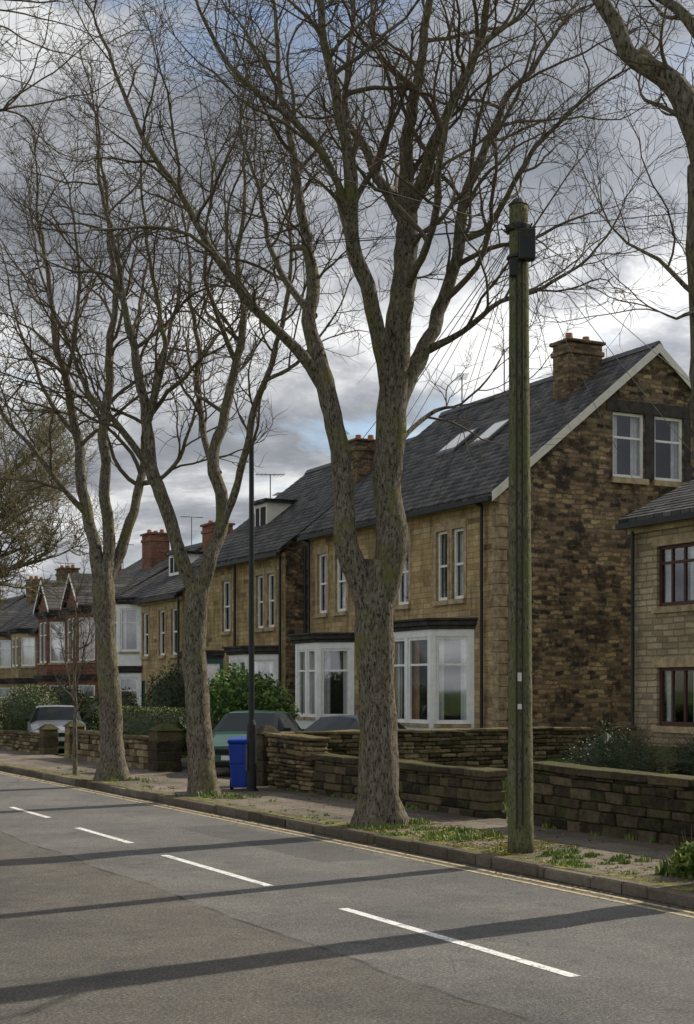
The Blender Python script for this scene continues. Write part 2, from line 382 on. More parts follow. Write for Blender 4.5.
def bay(P, Xf, Ya, Yb, zg, zt, proj, sp=.7, frame='frames', wallk='bay', cmode=None, zw=.65, topk='bay_roof', gap=.16, curts=('nets', 'nets', 'curtains')):
    pts = [(Xf, Ya), (Xf - proj, Ya + sp), (Xf - proj, Yb - sp), (Xf, Yb)]
    for i, (A, B) in enumerate(zip(pts[:-1], pts[1:])):
        mp, L = seg(A, B)
        z1 = zt - .3; ops = []
        if i == 1:
            n = max(2, round(L / 1.15)); w = (L - gap * (n + 1)) / n
            ops = [(gap + j * (w + gap), gap + j * (w + gap) + w, zg + zw, z1) for j in range(n)]
        else: ops = [(.14, L - .14, zg + zw, z1)]
        wall(P[wallk], mp, 0, L, zg - .5, lambda u: zt, ops, depth=.12)
        for o in ops:
            window(P, mp, *o[:4], frame=frame, rail=.68, curt=random.choice(curts), cmode=cmode, depth=.12)
            P['sills'].bm(mp, o[0] - .05, o[1] + .05, o[2] - .1, o[2] - .003, -.04, .06)
    for ins, z0, z1 in ((.16, zt, zt + .13), (.08, zt - .1, zt - .003), (.22, zt + .132, zt + .2)):
        q = [(Xf + .02, Ya - ins), (Xf - proj - ins, Ya + sp - ins * .5), (Xf - proj - ins, Yb - sp + ins * .5), (Xf + .02, Yb + ins)]
        P[topk].hexa([(x, y, z0) for x, y in q] + [(x, y, z1) for x, y in q])

def chimney(P, cx, cy, z0, z1, wx, wy, pots=3, key='chimney'):
    P[key].box(cx - wx / 2, cx + wx / 2, cy - wy / 2, cy + wy / 2, z0, z1)
    P[key].box(cx - wx / 2 - .05, cx + wx / 2 + .05, cy - wy / 2 - .05, cy + wy / 2 + .05, z1 - .34, z1 - .2)
    P[key].box(cx - wx / 2 - .08, cx + wx / 2 + .08, cy - wy / 2 - .08, cy + wy / 2 + .08, z1, z1 + .09)
    for i in range(pots):
        xx = cx - wx / 2 + wx * (i + .5) / pots
        P['chimney_pots'].cyl((xx, cy, z1 + .09), (xx, cy, z1 + R(.22, .34)), .13, .10, 10)

def aerial(P, x, y, z, hgt=1.2, ang=0):
    A = P['aerial']; A.cyl((x, y, z), (x, y, z + hgt), .022, sides=5)
    c, s = math.cos(ang), math.sin(ang)
    A.cyl((x - .6 * c, y - .6 * s, z + hgt - .05), (x + .6 * c, y + .6 * s, z + hgt + .05), .016, sides=4)
    for i in range(8):
        t = -.55 + i * .15; A.cyl((x + t * c - .2 * s, y + t * s + .2 * c, z + hgt - .02), (x + t * c + .2 * s, y + t * s - .2 * c, z + hgt), .010, sides=3)

HM = {'front_wall': M_buff, 'gable_wall': M_gable, 'roof': M_slate, 'ridge_tiles': M_lead, 'frames': M_white, 'brown_frames': M_brown, 'glass': M_glass, 'nets': M_curt, 'curtains': M_curt2,
      'interior': M_int, 'sills': M_sill, 'lintels': M_sill, 'dark_lintels': M_darkstone, 'bay': M_white, 'bay_roof': M_darkstone, 'chimney': M_chim, 'red_chimney': M_redbrick, 'chimney_pots': M_pot,
      'aerial': M_grey, 'gutter': M_black, 'bargeboard': M_cream, 'downpipes': M_black, 'door': M_teal, 'rooflights': M_grey, 'quoins': M_sill_d, 'vents': M_cream, 'stone_bay': M_buff2, 'brick_bay': M_redbrick, 'cream_bay': M_cream, 'dormer': M_white, 'skylight_panes': M_white}

def shell(P, Xf, dep, Y0, Y1, zg, ze, za, fops, gops, wallf='front_wall', wallg='gable_wall', over=.32, board=True):
    Xm = Xf + dep / 2; Xb = Xf + dep
    mpf = lambda u, z, o: (Xf - o, u, z)
    mpg = lambda u, z, o: (u, Y0 - o, z)
    wall(P[wallf], mpf, Y0, Y1, zg - 1, lambda u: ze, fops)
    top = lambda u: ze + (za - ze) * (1 - abs(u - Xm) / (dep / 2))
    wall(P[wallg], mpg, Xf, Xb, zg - 1, top, gops, extra=(Xm,))
    P[wallg].face([(Xf, Y1, zg - 1), (Xb, Y1, zg - 1), (Xb, Y1, ze), (Xm, Y1, za), (Xf, Y1, ze)])
    P[wallg].face([(Xb, Y0, zg - 1), (Xb, Y1, zg - 1), (Xb, Y1, ze), (Xb, Y0, ze)])
    sl = (za - ze) / (dep / 2); ya, yb = Y0 - .16, Y1 + .1; t = .1
    for sgn in (-1, 1):
        xe = Xm + sgn * (dep / 2 + over); z_e = ze - sl * over
        ns = 26
        for i in range(ns):
            f0, f1 = i / ns, (i + 1) / ns; xa, xb_ = xe + (Xm - xe) * f0, xe + (Xm - xe) * f1; z0, z1 = z_e + (za - z_e) * f0, z_e + (za - z_e) * f1
            a = .02 + t + .018; b = .02 + t
            P['roof'].hexa([(xa, ya, z0 + .02), (xb_, ya, z1 + .02), (xb_, yb, z1 + .02), (xa, yb, z0 + .02), (xa, ya, z0 + a), (xb_, ya, z1 + b), (xb_, yb, z1 + b), (xa, yb, z0 + a)])
        if board:
            y0, y1 = ya - .035, ya - .003
            P['bargeboard'].hexa([(xe, y0, z_e - .12), (Xm, y0, za - .12), (Xm, y1, za - .12), (xe, y1, z_e - .12), (xe, y0, z_e + .13), (Xm, y0, za + .13), (Xm, y1, za + .13), (xe, y1, z_e + .13)])
    yy = ya
    while yy < yb - .4:
        P['ridge_tiles'].hexa([(Xm - .17, yy, za + .03), (Xm + .17, yy, za + .03), (Xm + .17, yy + .43, za + .03), (Xm - .17, yy + .43, za + .03), (Xm - .03, yy, za + .21), (Xm + .03, yy, za + .21), (Xm + .03, yy + .43, za + .205), (Xm - .03, yy + .43, za + .205)]); yy += .45
    xe = Xf - over
    P['gutter'].box(xe - .1, xe + .02, ya + .02, yb - .02, ze - sl * over - .1, ze - sl * over + .02)
    P['sills'].box(Xf - .12, Xf - .002, Y0 + .01, Y1 - .01, ze - .35, ze - .22)
    return mpf, mpg

# ---- house 1
e = empty('stone_house', (26, 37, .75)); P = Parts(e)
Xf, Y0, Y1, zg, ze, za = 21, 32, 43.4, .75, 7.3, 11.5
fo = [(33.72, 34.34, 4.5, 6.45), (34.58, 35.2, 4.5, 6.45), (36.75, 37.5, 4.5, 6.45), (40.75, 41.5, 4.5, 6.45), (42.1, 42.8, 4.5, 6.45), (38.3, 39.2, .9, 3.1)]
go = [(24.72, 25.82, 7.85, 9.65), (26.16, 27.2, 7.85, 9.65)]
mpf, mpg = shell(P, Xf, 10.4, Y0, Y1, zg, ze, za, fo, go)
for i, o in enumerate(fo[:-1]):
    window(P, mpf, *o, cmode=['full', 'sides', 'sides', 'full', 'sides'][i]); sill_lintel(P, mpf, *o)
P['door'].bm(mpf, 38.32, 39.18, .9, 3.08, -.14, -.09); sill_lintel(P, mpf, *fo[-1])
for o in go:
    window(P, mpg, *o, cmode='sides', bars=1, rail=.62); P['sills'].bm(mpg, o[0] - .06, o[1] + .08, o[2] - .16, o[2] - .003, -.05, .1)
P['dark_lintels'].bm(mpg, 24.5, 27.45, 9.66, 9.98, -.05, .03); P['dark_lintels'].bm(mpg, 25.83, 26.15, 7.86, 9.655, -.05, .024)
P['dark_lintels'].bm(mpg, 27.21, 27.45, 7.86, 9.655, -.05, .02)
bay(P, 21, 33.2, 37.3, zg, 3.75, .95, cmode='sides', zw=.34, curts=('nets', 'curtains')); bay(P, 21, 40.2, 43.2, zg, 3.6, .95, cmode='sides', zw=.4, curts=('curtains', 'nets'))
for i in range(21):
    z = .9 + i * .3; w = .42 if i % 2 else .26
    P['quoins'].box(Xf - .022, Xf + (.68 - w), Y0 - .022, Y0 + w, z, z + .285)
for yy in (32.65, 38.0, 43.2):
    P['downpipes'].cyl((20.88, yy, .7), (20.88, yy, 6.9), .045, sides=8); P['downpipes'].cyl((20.88, yy, 6.9), (20.62, yy, 7.0), .045, sides=8)
for a, b in ((36.1, 37.1), (38.0, 39.1)):
    xe = 21 + 5.2 * .44; xt = 21 + 5.2 * .62; fz = lambda x: ze + 4.2 * (x - 21) / 5.2 + .15
    P['rooflights'].hexa([(xe, a, fz(xe)), (xt, a, fz(xt)), (xt, b, fz(xt)), (xe, b, fz(xe)), (xe, a, fz(xe) + .09), (xt, a, fz(xt) + .09), (xt, b, fz(xt) + .09), (xe, b, fz(xe) + .09)])
    P['skylight_panes'].hexa([(xe + .1, a + .1, fz(xe + .1) + .095), (xt - .1, a + .1, fz(xt - .1) + .095), (xt - .1, b - .1, fz(xt - .1) + .095), (xe + .1, b - .1, fz(xe + .1) + .095), (xe + .1, a + .1, fz(xe + .1) + .1), (xt - .1, a + .1, fz(xt - .1) + .1), (xt - .1, b - .1, fz(xt - .1) + .1), (xe + .1, b - .1, fz(xe + .1) + .1)])
chimney(P, 25.3, 34.4, 9.8, 12.0, 1.2, .8, 2)
aerial(P, 26.2, 39.6, 11.5, 1.6, .5); aerial(P, 26.2, 42.2, 11.5, 1.2, 1.1)
P.finish(HM, {'chimney': .02, 'bay_roof': .015, 'quoins': .01})

# ---- house 2
e = empty('stone_house', (26, 50, .5)); P = Parts(e)
fo = [(46.2, 46.85, 4.2, 6.1), (47.15, 47.8, 4.2, 6.1), (50.2, 51.0, 4.2, 6.1), (52.6, 53.3, 4.2, 6.1), (49.3, 50.2, .5, 2.8)]
mpf, mpg = shell(P, 21, 10.2, 45.3, 54, .5, 6.95, 10.9, fo, [], board=False)
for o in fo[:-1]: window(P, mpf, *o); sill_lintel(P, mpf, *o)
P['door'].bm(mpf, 49.32, 50.18, .5, 2.78, -.14, -.09); sill_lintel(P, mpf, *fo[-1])
bay(P, 21, 45.9, 48.9, .4, 3.35, .9); bay(P, 21, 50.9, 53.6, .4, 3.3, .9, wallk='door')
for yy in (45.5, 49.5, 53.9): P['downpipes'].cyl((20.88, yy, .4), (20.88, yy, 6.6), .05, sides=8)
P['downpipes'].cyl((21.7, 45.2, .4), (21.7, 45.2, 6.9), .06, sides=8)
chimney(P, 24.4, 45.9, 9, 10.85, 1.0, .7, 2)
aerial(P, 24.3, 47.5, 9.4, 2.1, .9); aerial(P, 23, 51, 8.3, 2.0, 0)
P['dormer'].box(22.6, 24.4, 50.4, 51.6, 8.0, 9.15); P['roof'].box(22.45, 24.6, 50.25, 51.75, 9.152, 9.28)
P['interior'].box(22.58, 22.598, 50.55, 51.45, 8.3, 9.0); P['frames'].box(22.55, 22.578, 50.97, 51.03, 8.3, 9.0)
m2 = dict(HM); m2['dormer'] = M_cream
P.finish(m2, {'chimney': .02})

def row_house(Y0, Y1, zg, ze, za, baysp, wallm, chim, paleb='bay', two=True, dep=10.4, Xf=21, door='door', gablets=False):
    e = empty('stone_house' if wallm is not M_redbrick else 'brick_house', (Xf + 5, (Y0 + Y1) / 2, zg)); P = Parts(e)
    m = dict(HM); m['front_wall'] = wallm; m['gable_wall'] = M_buff2
    fo = []
    W = Y1 - Y0
    zs = zg + 3.0
    ws = [Y0 + W * f for f in (.06, .22, .44, .56, .90)]
    for y in ws:
        if not any(a - .3 < y < b + .1 or a < y + .8 < b for a, b in (baysp if two else [])): fo.append((y, y + .75, zs + .35, ze - .65))
    n = len(fo)
    dy = Y0 + W * .48; fo.append((dy, dy + .95, zg, zg + 2.3))
    mpf, mpg = shell(P, Xf, dep, Y0, Y1, zg, ze, za, fo, [], board=False)
    for o in fo[:n]: window(P, mpf, *o); sill_lintel(P, mpf, *o)
    P[door].bm(mpf, dy + .02, dy + .93, zg, zg + 2.28, -.14, -.09); sill_lintel(P, mpf, *fo[n])
    for a, b in baysp:
        bay(P, Xf, a, b, zg, zg + 2.75, .9, wallk=paleb, gap=.13)
        if two:
            bay(P, Xf, a, b, zg + 2.98, ze - .15, .86, wallk=paleb, zw=.6, topk='roof', gap=.13)
            if gablets:
                mid = (a + b) / 2; zt = ze + .08; hh = 1.5; x0 = Xf - .75
                P['brick_bay'].face([(x0, a + .3, zt), (x0, b - .3, zt), (x0, mid, zt + hh)])
                for s0 in (a + .1, b - .1):
                    P['roof'].hexa([(x0 - .2, s0, zt - .06), (x0 - .2, mid, zt + hh), (x0 + 3, mid, zt + hh), (x0 + 3, s0, zt - .06), (x0 - .2, s0, zt + .06), (x0 - .2, mid, zt + hh + .14), (x0 + 3, mid, zt + hh + .14), (x0 + 3, s0, zt + .06)])
                P['frames'].hexa([(x0 - .23, a + .1, zt - .1), (x0 - .23, mid, zt + hh - .06), (x0 - .205, mid, zt + hh - .06), (x0 - .205, a + .1, zt - .1), (x0 - .23, a + .1, zt + .07), (x0 - .23, mid, zt + hh + .12), (x0 - .205, mid, zt + hh + .12), (x0 - .205, a + .1, zt + .07)])
                P['frames'].hexa([(x0 - .23, b - .1, zt - .1), (x0 - .23, mid, zt + hh - .06), (x0 - .205, mid, zt + hh - .06), (x0 - .205, b - .1, zt - .1), (x0 - .23, b - .1, zt + .07), (x0 - .23, mid, zt + hh + .12), (x0 - .205, mid, zt + hh + .12), (x0 - .205, b - .1, zt + .07)])
    for c in chim: chimney(P, *c[:2], za - 1.2, c[2], 1.0, 1.3, 3, key=c[3])
    for yy in (Y0 + .15, Y1 - .15): P['downpipes'].cyl((Xf - .12, yy, zg), (Xf - .12, yy, ze - .3), .05, sides=8)
    if not gablets:
        yd = (Y0 + Y1) / 2 + 1; xx = Xf + dep * .17; zd = ze + (za - ze) * .34
        P['dormer'].box(xx, xx + 1.7, yd - .7, yd + .7, zd - .1, zd + 1.05); P['roof'].box(xx - .15, xx + 2, yd - .85, yd + .85, zd + 1.052, zd + 1.15)
        P['interior'].box(xx - .02, xx - .002, yd - .5, yd + .5, zd + .25, zd + .92); P['frames'].box(xx - .04, xx - .022, yd - .03, yd + .03, zd + .25, zd + .92)
    aerial(P, Xf + dep / 2, Y0 + 2, za, 1.6, R(0, 3))
    P.finish(m)
row_house(55.2, 64.5, .1, 6.0, 8.9, [(60.2, 63.6)], M_buff, [(25.5, 62.5, 9.6, 'red_chimney')])
row_house(65.6, 75, -.2, 5.9, 9.0, [(66.4, 69.4), (71.4, 74.4)], M_redbrick, [(25, 69.5, 9.8, 'red_chimney')], 'brick_bay', gablets=True)
row_house(76.2, 86, -.3, 5.3, 8.6, [(77, 80), (82, 85.2)], M_buff2, [(25, 77, 9.3, 'red_chimney'), (25, 85, 9.2, 'chimney')], 'stone_bay')
row_house(87.5, 98, -.3, 5.2, 8.4, [(88.3, 91.3), (93.5, 96.5)], M_buff, [(25, 92, 9.0, 'chimney')], 'bay', gablets=True)
row_house(99.5, 112, -.3, 5.0, 8.4, [(101, 104), (107, 110)], M_redbrick, [(25, 105, 9.0, 'red_chimney')])
row_house(114, 128, -.3, 5.0, 8.4, [(116, 119), (122, 125)], M_buff, [(25, 120, 9.0, 'chimney')], 'stone_bay')

# ---- right house
e = empty('stone_house', (25, 21, .75)); P = Parts(e)
fo = [(24.35, 25.6, 3.85, 5.2), (24.35, 25.6, 1.2, 2.5), (21, 22.3, 3.85, 5.2), (20.5, 22.3, 1.2, 2.5), (18.6, 19.6, .8, 2.9)]
m = dict(HM); m['front_wall'] = M_pale; m['gable_wall'] = M_pale; m['bargeboard'] = M_darkstone
mpf, mpg = shell(P, 21, 9, 16, 26.5, .75, 5.9, 8.1, fo, [], over=.3)
for i, o in enumerate(fo[:-1]):
    window(P, mpf, *o, frame='brown_frames', bars=3, rail=.72 if i % 2 == 0 else None, cmode='sides')
    P['sills'].bm(mpf, o[0] - .1, o[1] + .1, o[2] - .14, o[2] - .003, -.05, .08); P['lintels'].bm(mpf, o[0] - .15, o[1] + .15, o[3] + .003, o[3] + .22, -.05, .02)
P['door'].bm(mpf, 18.62, 19.58, .8, 2.88, -.14, -.09)
P['downpipes'].cyl((20.88, 26.3, .7), (20.88, 26.3, 5.6), .045, sides=8)
chimney(P, 25.5, 20, 7.5, 9.5, 1.0, .7)
P.finish(m)

# ---------------------------------------------------------------- stone walls
def stone_wall(name, A, B, zb, hgt, th, ch, lr, mat, cope=.09, jit=.014):
    A = Vector(A); B = Vector(B); t = (B - A).normalized(); n = Vector((-t.y, t.x)); L = (B - A).length; mb = MB()
    def q(u, z, o):
        w = A + t * u + n * o; return Vector((w.x, w.y, z + .05 * mn.noise(Vector((u * .5, A.x, A.y))) * max(0, z - zb) / hgt))
    mb.bm(q, .03, L - .03, zb - .1, zb + hgt - .03, -th * .38, th * .38, 0, 0.0)
    z = zb - .03
    while z < zb + hgt - .03:
        h = min(ch * R(.75, 1.3), zb + hgt - z); u = 0
        while u < L:
            w = min(R(*lr), L - u)
            if L - u - w < lr[0] * .5: w = L - u
            o = th / 2 + R(-.028, .028); c = random.random(); gp = .006
            P8 = [q(u + gp, z + gp, -o), q(u + w - gp, z + gp, -o), q(u + w - gp, z + gp, o), q(u + gp, z + gp, o), q(u + gp, z + h - gp, -o), q(u + w - gp, z + h - gp, -o), q(u + w - gp, z + h - gp, o), q(u + gp, z + h - gp, o)]
            mb.hexa([p + Vector((R(-jit, jit), R(-jit, jit), R(-jit, jit) * .6)) for p in P8], 0, c); u += w
        z += h
    u = -.03
    while u < L:
        w = min(R(.35, .8), L + .03 - u); o = th / 2 + .045; z0 = zb + hgt + .003; c = R(.1, .8)
        P8 = [q(u, z0, -o), q(u + w - .01, z0, -o), q(u + w - .01, z0, o), q(u, z0, o), q(u, z0 + cope, -o), q(u + w - .01, z0 + cope, -o), q(u + w - .01, z0 + cope, o), q(u, z0 + cope, o)]
        mb.hexa([p + Vector((R(-jit, jit), R(-jit, jit), R(-jit, jit) * .9)) for p in P8], 0, c); u += w
    return mb.build(name, [mat], bevel=.02)
stone_wall('stone_wall', (11.7, 6), (11.7, 16.8), .12, .74, .34, .15, (.25, .52), M_wallA, .10)
stone_wall('stone_wall', (11.7, 17.9), (11.7, 23.7), .12, .60, .34, .14, (.25, .52), M_wallA, .10)
stone_wall('dry_stone_wall', (11.9, 26.3), (20.8, 26.3), .1, 1.0, .38, .085, (.14, .42), M_wallB, .07, jit=.018)
stone_wall('dry_stone_wall', (11.7, 23.75), (11.7, 25.7), .12, .95, .36, .085, (.14, .42), M_wallB, .07, jit=.018)
stone_wall('stone_wall', (11.7, 32.6), (11.7, 38.8), .12, .66, .34, .14, (.25, .5), M_wallB, .09)
stone_wall('stone_wall', (11.7, 42.0), (11.7, 62), .12, .5, .34, .14, (.25, .5), M_wallB, .09)
stone_wall('stone_wall', (11.7, 63.5), (11.7, 95), .1, .6, .34, .14, (.3, .6), M_wallA, .09)
def pier(x, y, hgt, w=.42, mat=M_wallA):
    mb = MB(); z = .1
    while z < hgt:
        h = R(.2, .3); ww = w / 2
        mb.hexa([Vector(p) + Vector((R(-.012, .012), R(-.012, .012), 0)) for p in [(x - ww, y - ww, z + .004), (x + ww, y - ww, z + .004), (x + ww, y + ww, z + .004), (x - ww, y + ww, z + .004), (x - ww, y - ww, z + h), (x + ww, y - ww, z + h), (x + ww, y + ww, z + h), (x - ww, y + ww, z + h)]], 0, R(.1, .8)); z += h
    a = w / 2 + .06; b = .08
    mb.hexa([(x - a, y - a, z + .003), (x + a, y - a, z + .003), (x + a, y + a, z + .003), (x - a, y + a, z + .003), (x - b, y - b, z + .17), (x + b, y - b, z + .17), (x + b, y + b, z + .17), (x - b, y + b, z + .17)], 0, .3)
    mb.build('gate_pier', [mat], bevel=.015)
pier(11.7, 26.1, 1.05, .36); pier(11.7, 31.9, .95, .6); pier(11.7, 39.1, .8, .45, M_wallB); pier(11.7, 41.7, .8, .45)

# ---------------------------------------------------------------- vegetation
def bush(name, c, rad, n, size, mat, boxy=False, lump=.25, twigs=0):
    mb = MB(); c = Vector(c)
    S = 14
    def shape(dv, k):
        if boxy:
            mx = max(abs(dv.x), abs(dv.y), abs(dv.z)); q = dv.lerp(dv / mx, .85)
        else: q = dv
        f = k * (1 + lump * mn.noise(dv * 2.1 + c) + lump * .5 * mn.noise(dv * 5 + c))
        return c + Vector((q.x * rad[0], q.y * rad[1], q.z * rad[2])) * f
    def cp(i, j, k=.8):
        th = math.pi * i / S; ph = 2 * math.pi * j / S; dv = Vector((math.sin(th) * math.cos(ph), math.sin(th) * math.sin(ph), math.cos(th)))
        return shape(dv, k)
    for i in range(S):
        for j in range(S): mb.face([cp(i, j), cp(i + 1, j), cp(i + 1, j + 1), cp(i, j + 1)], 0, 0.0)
    for _ in range(n):
        dv = Vector((random.gauss(0, 1), random.gauss(0, 1), random.gauss(0, 1))).normalized()
        if boxy:
            dv = Vector((R(-1, 1), R(-1, 1), R(-1, 1))); ax = random.choice([0, 1, 2, 2]); dv[ax] = random.choice([-1, 1]) if ax != 2 else 1; dv.normalize()
        kk = R(.78, 1.04); p0 = shape(dv, kk)
        s = size * R(.6, 1.4); a = Vector((R(-1, 1), R(-1, 1), R(-.6, 1))).normalized(); b = a.cross(Vector((R(-1, 1), R(-1, 1), R(-1, 1)))).normalized()
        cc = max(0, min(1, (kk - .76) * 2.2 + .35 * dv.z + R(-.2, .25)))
        mb.face([p0 - a * s * .5, p0 + b * s * .3, p0 + a * s * .5, p0 - b * s * .3], 0, cc)
    for _ in range(twigs):
        dv = Vector((random.gauss(0, 1), random.gauss(0, 1), abs(random.gauss(0, 1)))).normalized(); a = shape(dv, .7); b = shape(dv, R(1.1, 1.35)) + Vector((0, 0, .08))
        mb.tube([a, b], [.006, .002], 3, 1)
    return mb.build(name, [mat, M_twig])
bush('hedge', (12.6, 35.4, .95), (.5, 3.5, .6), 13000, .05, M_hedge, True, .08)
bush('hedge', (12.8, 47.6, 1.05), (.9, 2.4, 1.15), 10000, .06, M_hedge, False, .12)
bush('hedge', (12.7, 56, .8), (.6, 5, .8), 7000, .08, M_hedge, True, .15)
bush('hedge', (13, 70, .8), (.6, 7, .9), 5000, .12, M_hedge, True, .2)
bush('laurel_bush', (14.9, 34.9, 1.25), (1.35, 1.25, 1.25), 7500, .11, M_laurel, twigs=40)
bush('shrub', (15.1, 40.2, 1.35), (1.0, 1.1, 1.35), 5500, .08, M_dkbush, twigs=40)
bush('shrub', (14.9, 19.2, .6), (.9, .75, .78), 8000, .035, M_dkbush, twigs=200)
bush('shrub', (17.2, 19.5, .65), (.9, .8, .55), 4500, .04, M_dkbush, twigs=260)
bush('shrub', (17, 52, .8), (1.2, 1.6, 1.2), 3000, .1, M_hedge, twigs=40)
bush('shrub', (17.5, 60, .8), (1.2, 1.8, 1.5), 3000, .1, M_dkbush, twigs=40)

def blades(name, spots, mat, wd=.006):
    mb = MB()
    for (x, y, z, rr, n, h) in spots:
        for _ in range(n):
            a = R(0, 6.283); q = rr * math.sqrt(random.random()); px, py = x + q * math.cos(a), y + q * math.sin(a)
            hh = h * R(.4, 1.2) * (1.1 - .5 * q / rr); b = R(0, 6.283); lx, ly = math.cos(b) * hh * R(.1, .7), math.sin(b) * hh * R(.1, .7); w = wd * R(.7, 1.6); wx, wy = -math.sin(b) * w, math.cos(b) * w
            c = random.random()
            mb.face([(px - wx, py - wy, z), (px + wx, py + wy, z), (px + lx * .5 + wx * .8, py + ly * .5 + wy * .8, z + hh * .65), (px + lx * .5 - wx * .8, py + ly * .5 - wy * .8, z + hh * .65)], 0, c)
            mb.face([(px + lx * .5 - wx * .8, py + ly * .5 - wy * .8, z + hh * .65), (px + lx * .5 + wx * .8, py + ly * .5 + wy * .8, z + hh * .65), (px + lx, py + ly, z + hh)], 0, c)
    return mb.build(name, [mat])
sp = []
for _ in range(40): sp.append((9.75 + R(-.6, .7), 17.0 + R(-1.6, 1.0), .12, R(.06, .22), 70, R(.03, .10)))
for _ in range(22): sp.append((9.6 + R(-.35, .6), 13.6 + R(-1.2, .5), .12, R(.05, .18), 60, R(.03, .08)))
for _ in range(14): sp.append((9.7 + R(-.4, .5), 23.8 + R(-.8, .6), .12, R(.06, .2), 50, R(.05, .12)))
for _ in range(90): sp.append((R(9.1, 10.2), R(9, 34), .12, R(.03, .1), 16, R(.02, .06)))
for _ in range(40): sp.append((R(11.42, 11.5), R(8, 25), .12, R(.03, .07), 20, R(.04, .10)))
for _ in range(14): sp.append((9.9 + R(-.5, .2), 29 + R(-.5, .5), .12, .15, 40, .1))
blades('grass_tufts', sp, M_grass)
sp = []
for _ in range(240): sp.append((9.8 + R(-.7, .7), 15.9 + R(-2.0, 2.0), .112, R(.06, .3), 90, R(.010, .025)))
for _ in range(110): sp.append((9.5 + R(-.35, .5), R(9.5, 15), .112, R(.05, .2), 60, R(.010, .024)))
blades('moss', sp, M_moss, .014)
sp = [(R(12, 15.5), R(12, 25.8), .1, .35, 60, .1) for _ in range(170)]
blades('lawn', sp, M_grass, .008)
M_plant = leafmat('plant_leaves', (.07, .13, .02), (.32, .38, .07))
bush('garden_plant', (9.75, 11.35, .26), (.2, .2, .2), 420, .07, M_plant, lump=.5, twigs=25)
blades('garden_plant', [(9.7, 11.6, .12, .16, 60, .22), (10.2, 11.9, .12, .14, 60, .24)], M_plant, .013)
lm = MB()
for _ in range(2600):
    t = random.random()
    x = R(9.1, 11.5) if t < .75 else 8.88 - abs(random.gauss(0, .25)); y = R(8.5, 34); z = .13 if x > 9.05 else .012
    if 8.88 < x < 9.06: continue
    a = R(0, 6.28); s = R(.010, .03); u = Vector((math.cos(a), math.sin(a), R(-.2, .4))) * s; v = Vector((-math.sin(a), math.cos(a), R(-.2, .4))) * s * .7; c = Vector((x, y, z))
    lm.face([c - u, c + v, c + u, c - v], 0, random.random())
lm.build('leaf_litter', [M_litter])

# ---------------------------------------------------------------- trees
def catmull(ctrl, step=.25):
    P = [ctrl[0]] + ctrl + [ctrl[-1]]; pts = []; rr = []
    for i in range(1, len(P) - 2):
        p0, p1, p2, p3 = [P[i + k][0] for k in (-1, 0, 1, 2)]; r1, r2 = P[i][1], P[i + 1][1]
        n = max(2, int((p2 - p1).length / step))
        for k in range(n):
            t = k / n
            q = .5 * ((2 * p1) + (p2 - p0) * t + (2 * p0 - 5 * p1 + 4 * p2 - p3) * t * t + (3 * p1 - p0 - 3 * p2 + p3) * t ** 3)
            pts.append(q); rr.append(r1 + (r2 - r1) * t)
    pts.append(ctrl[-1][0]); rr.append(ctrl[-1][1]); return pts, rr

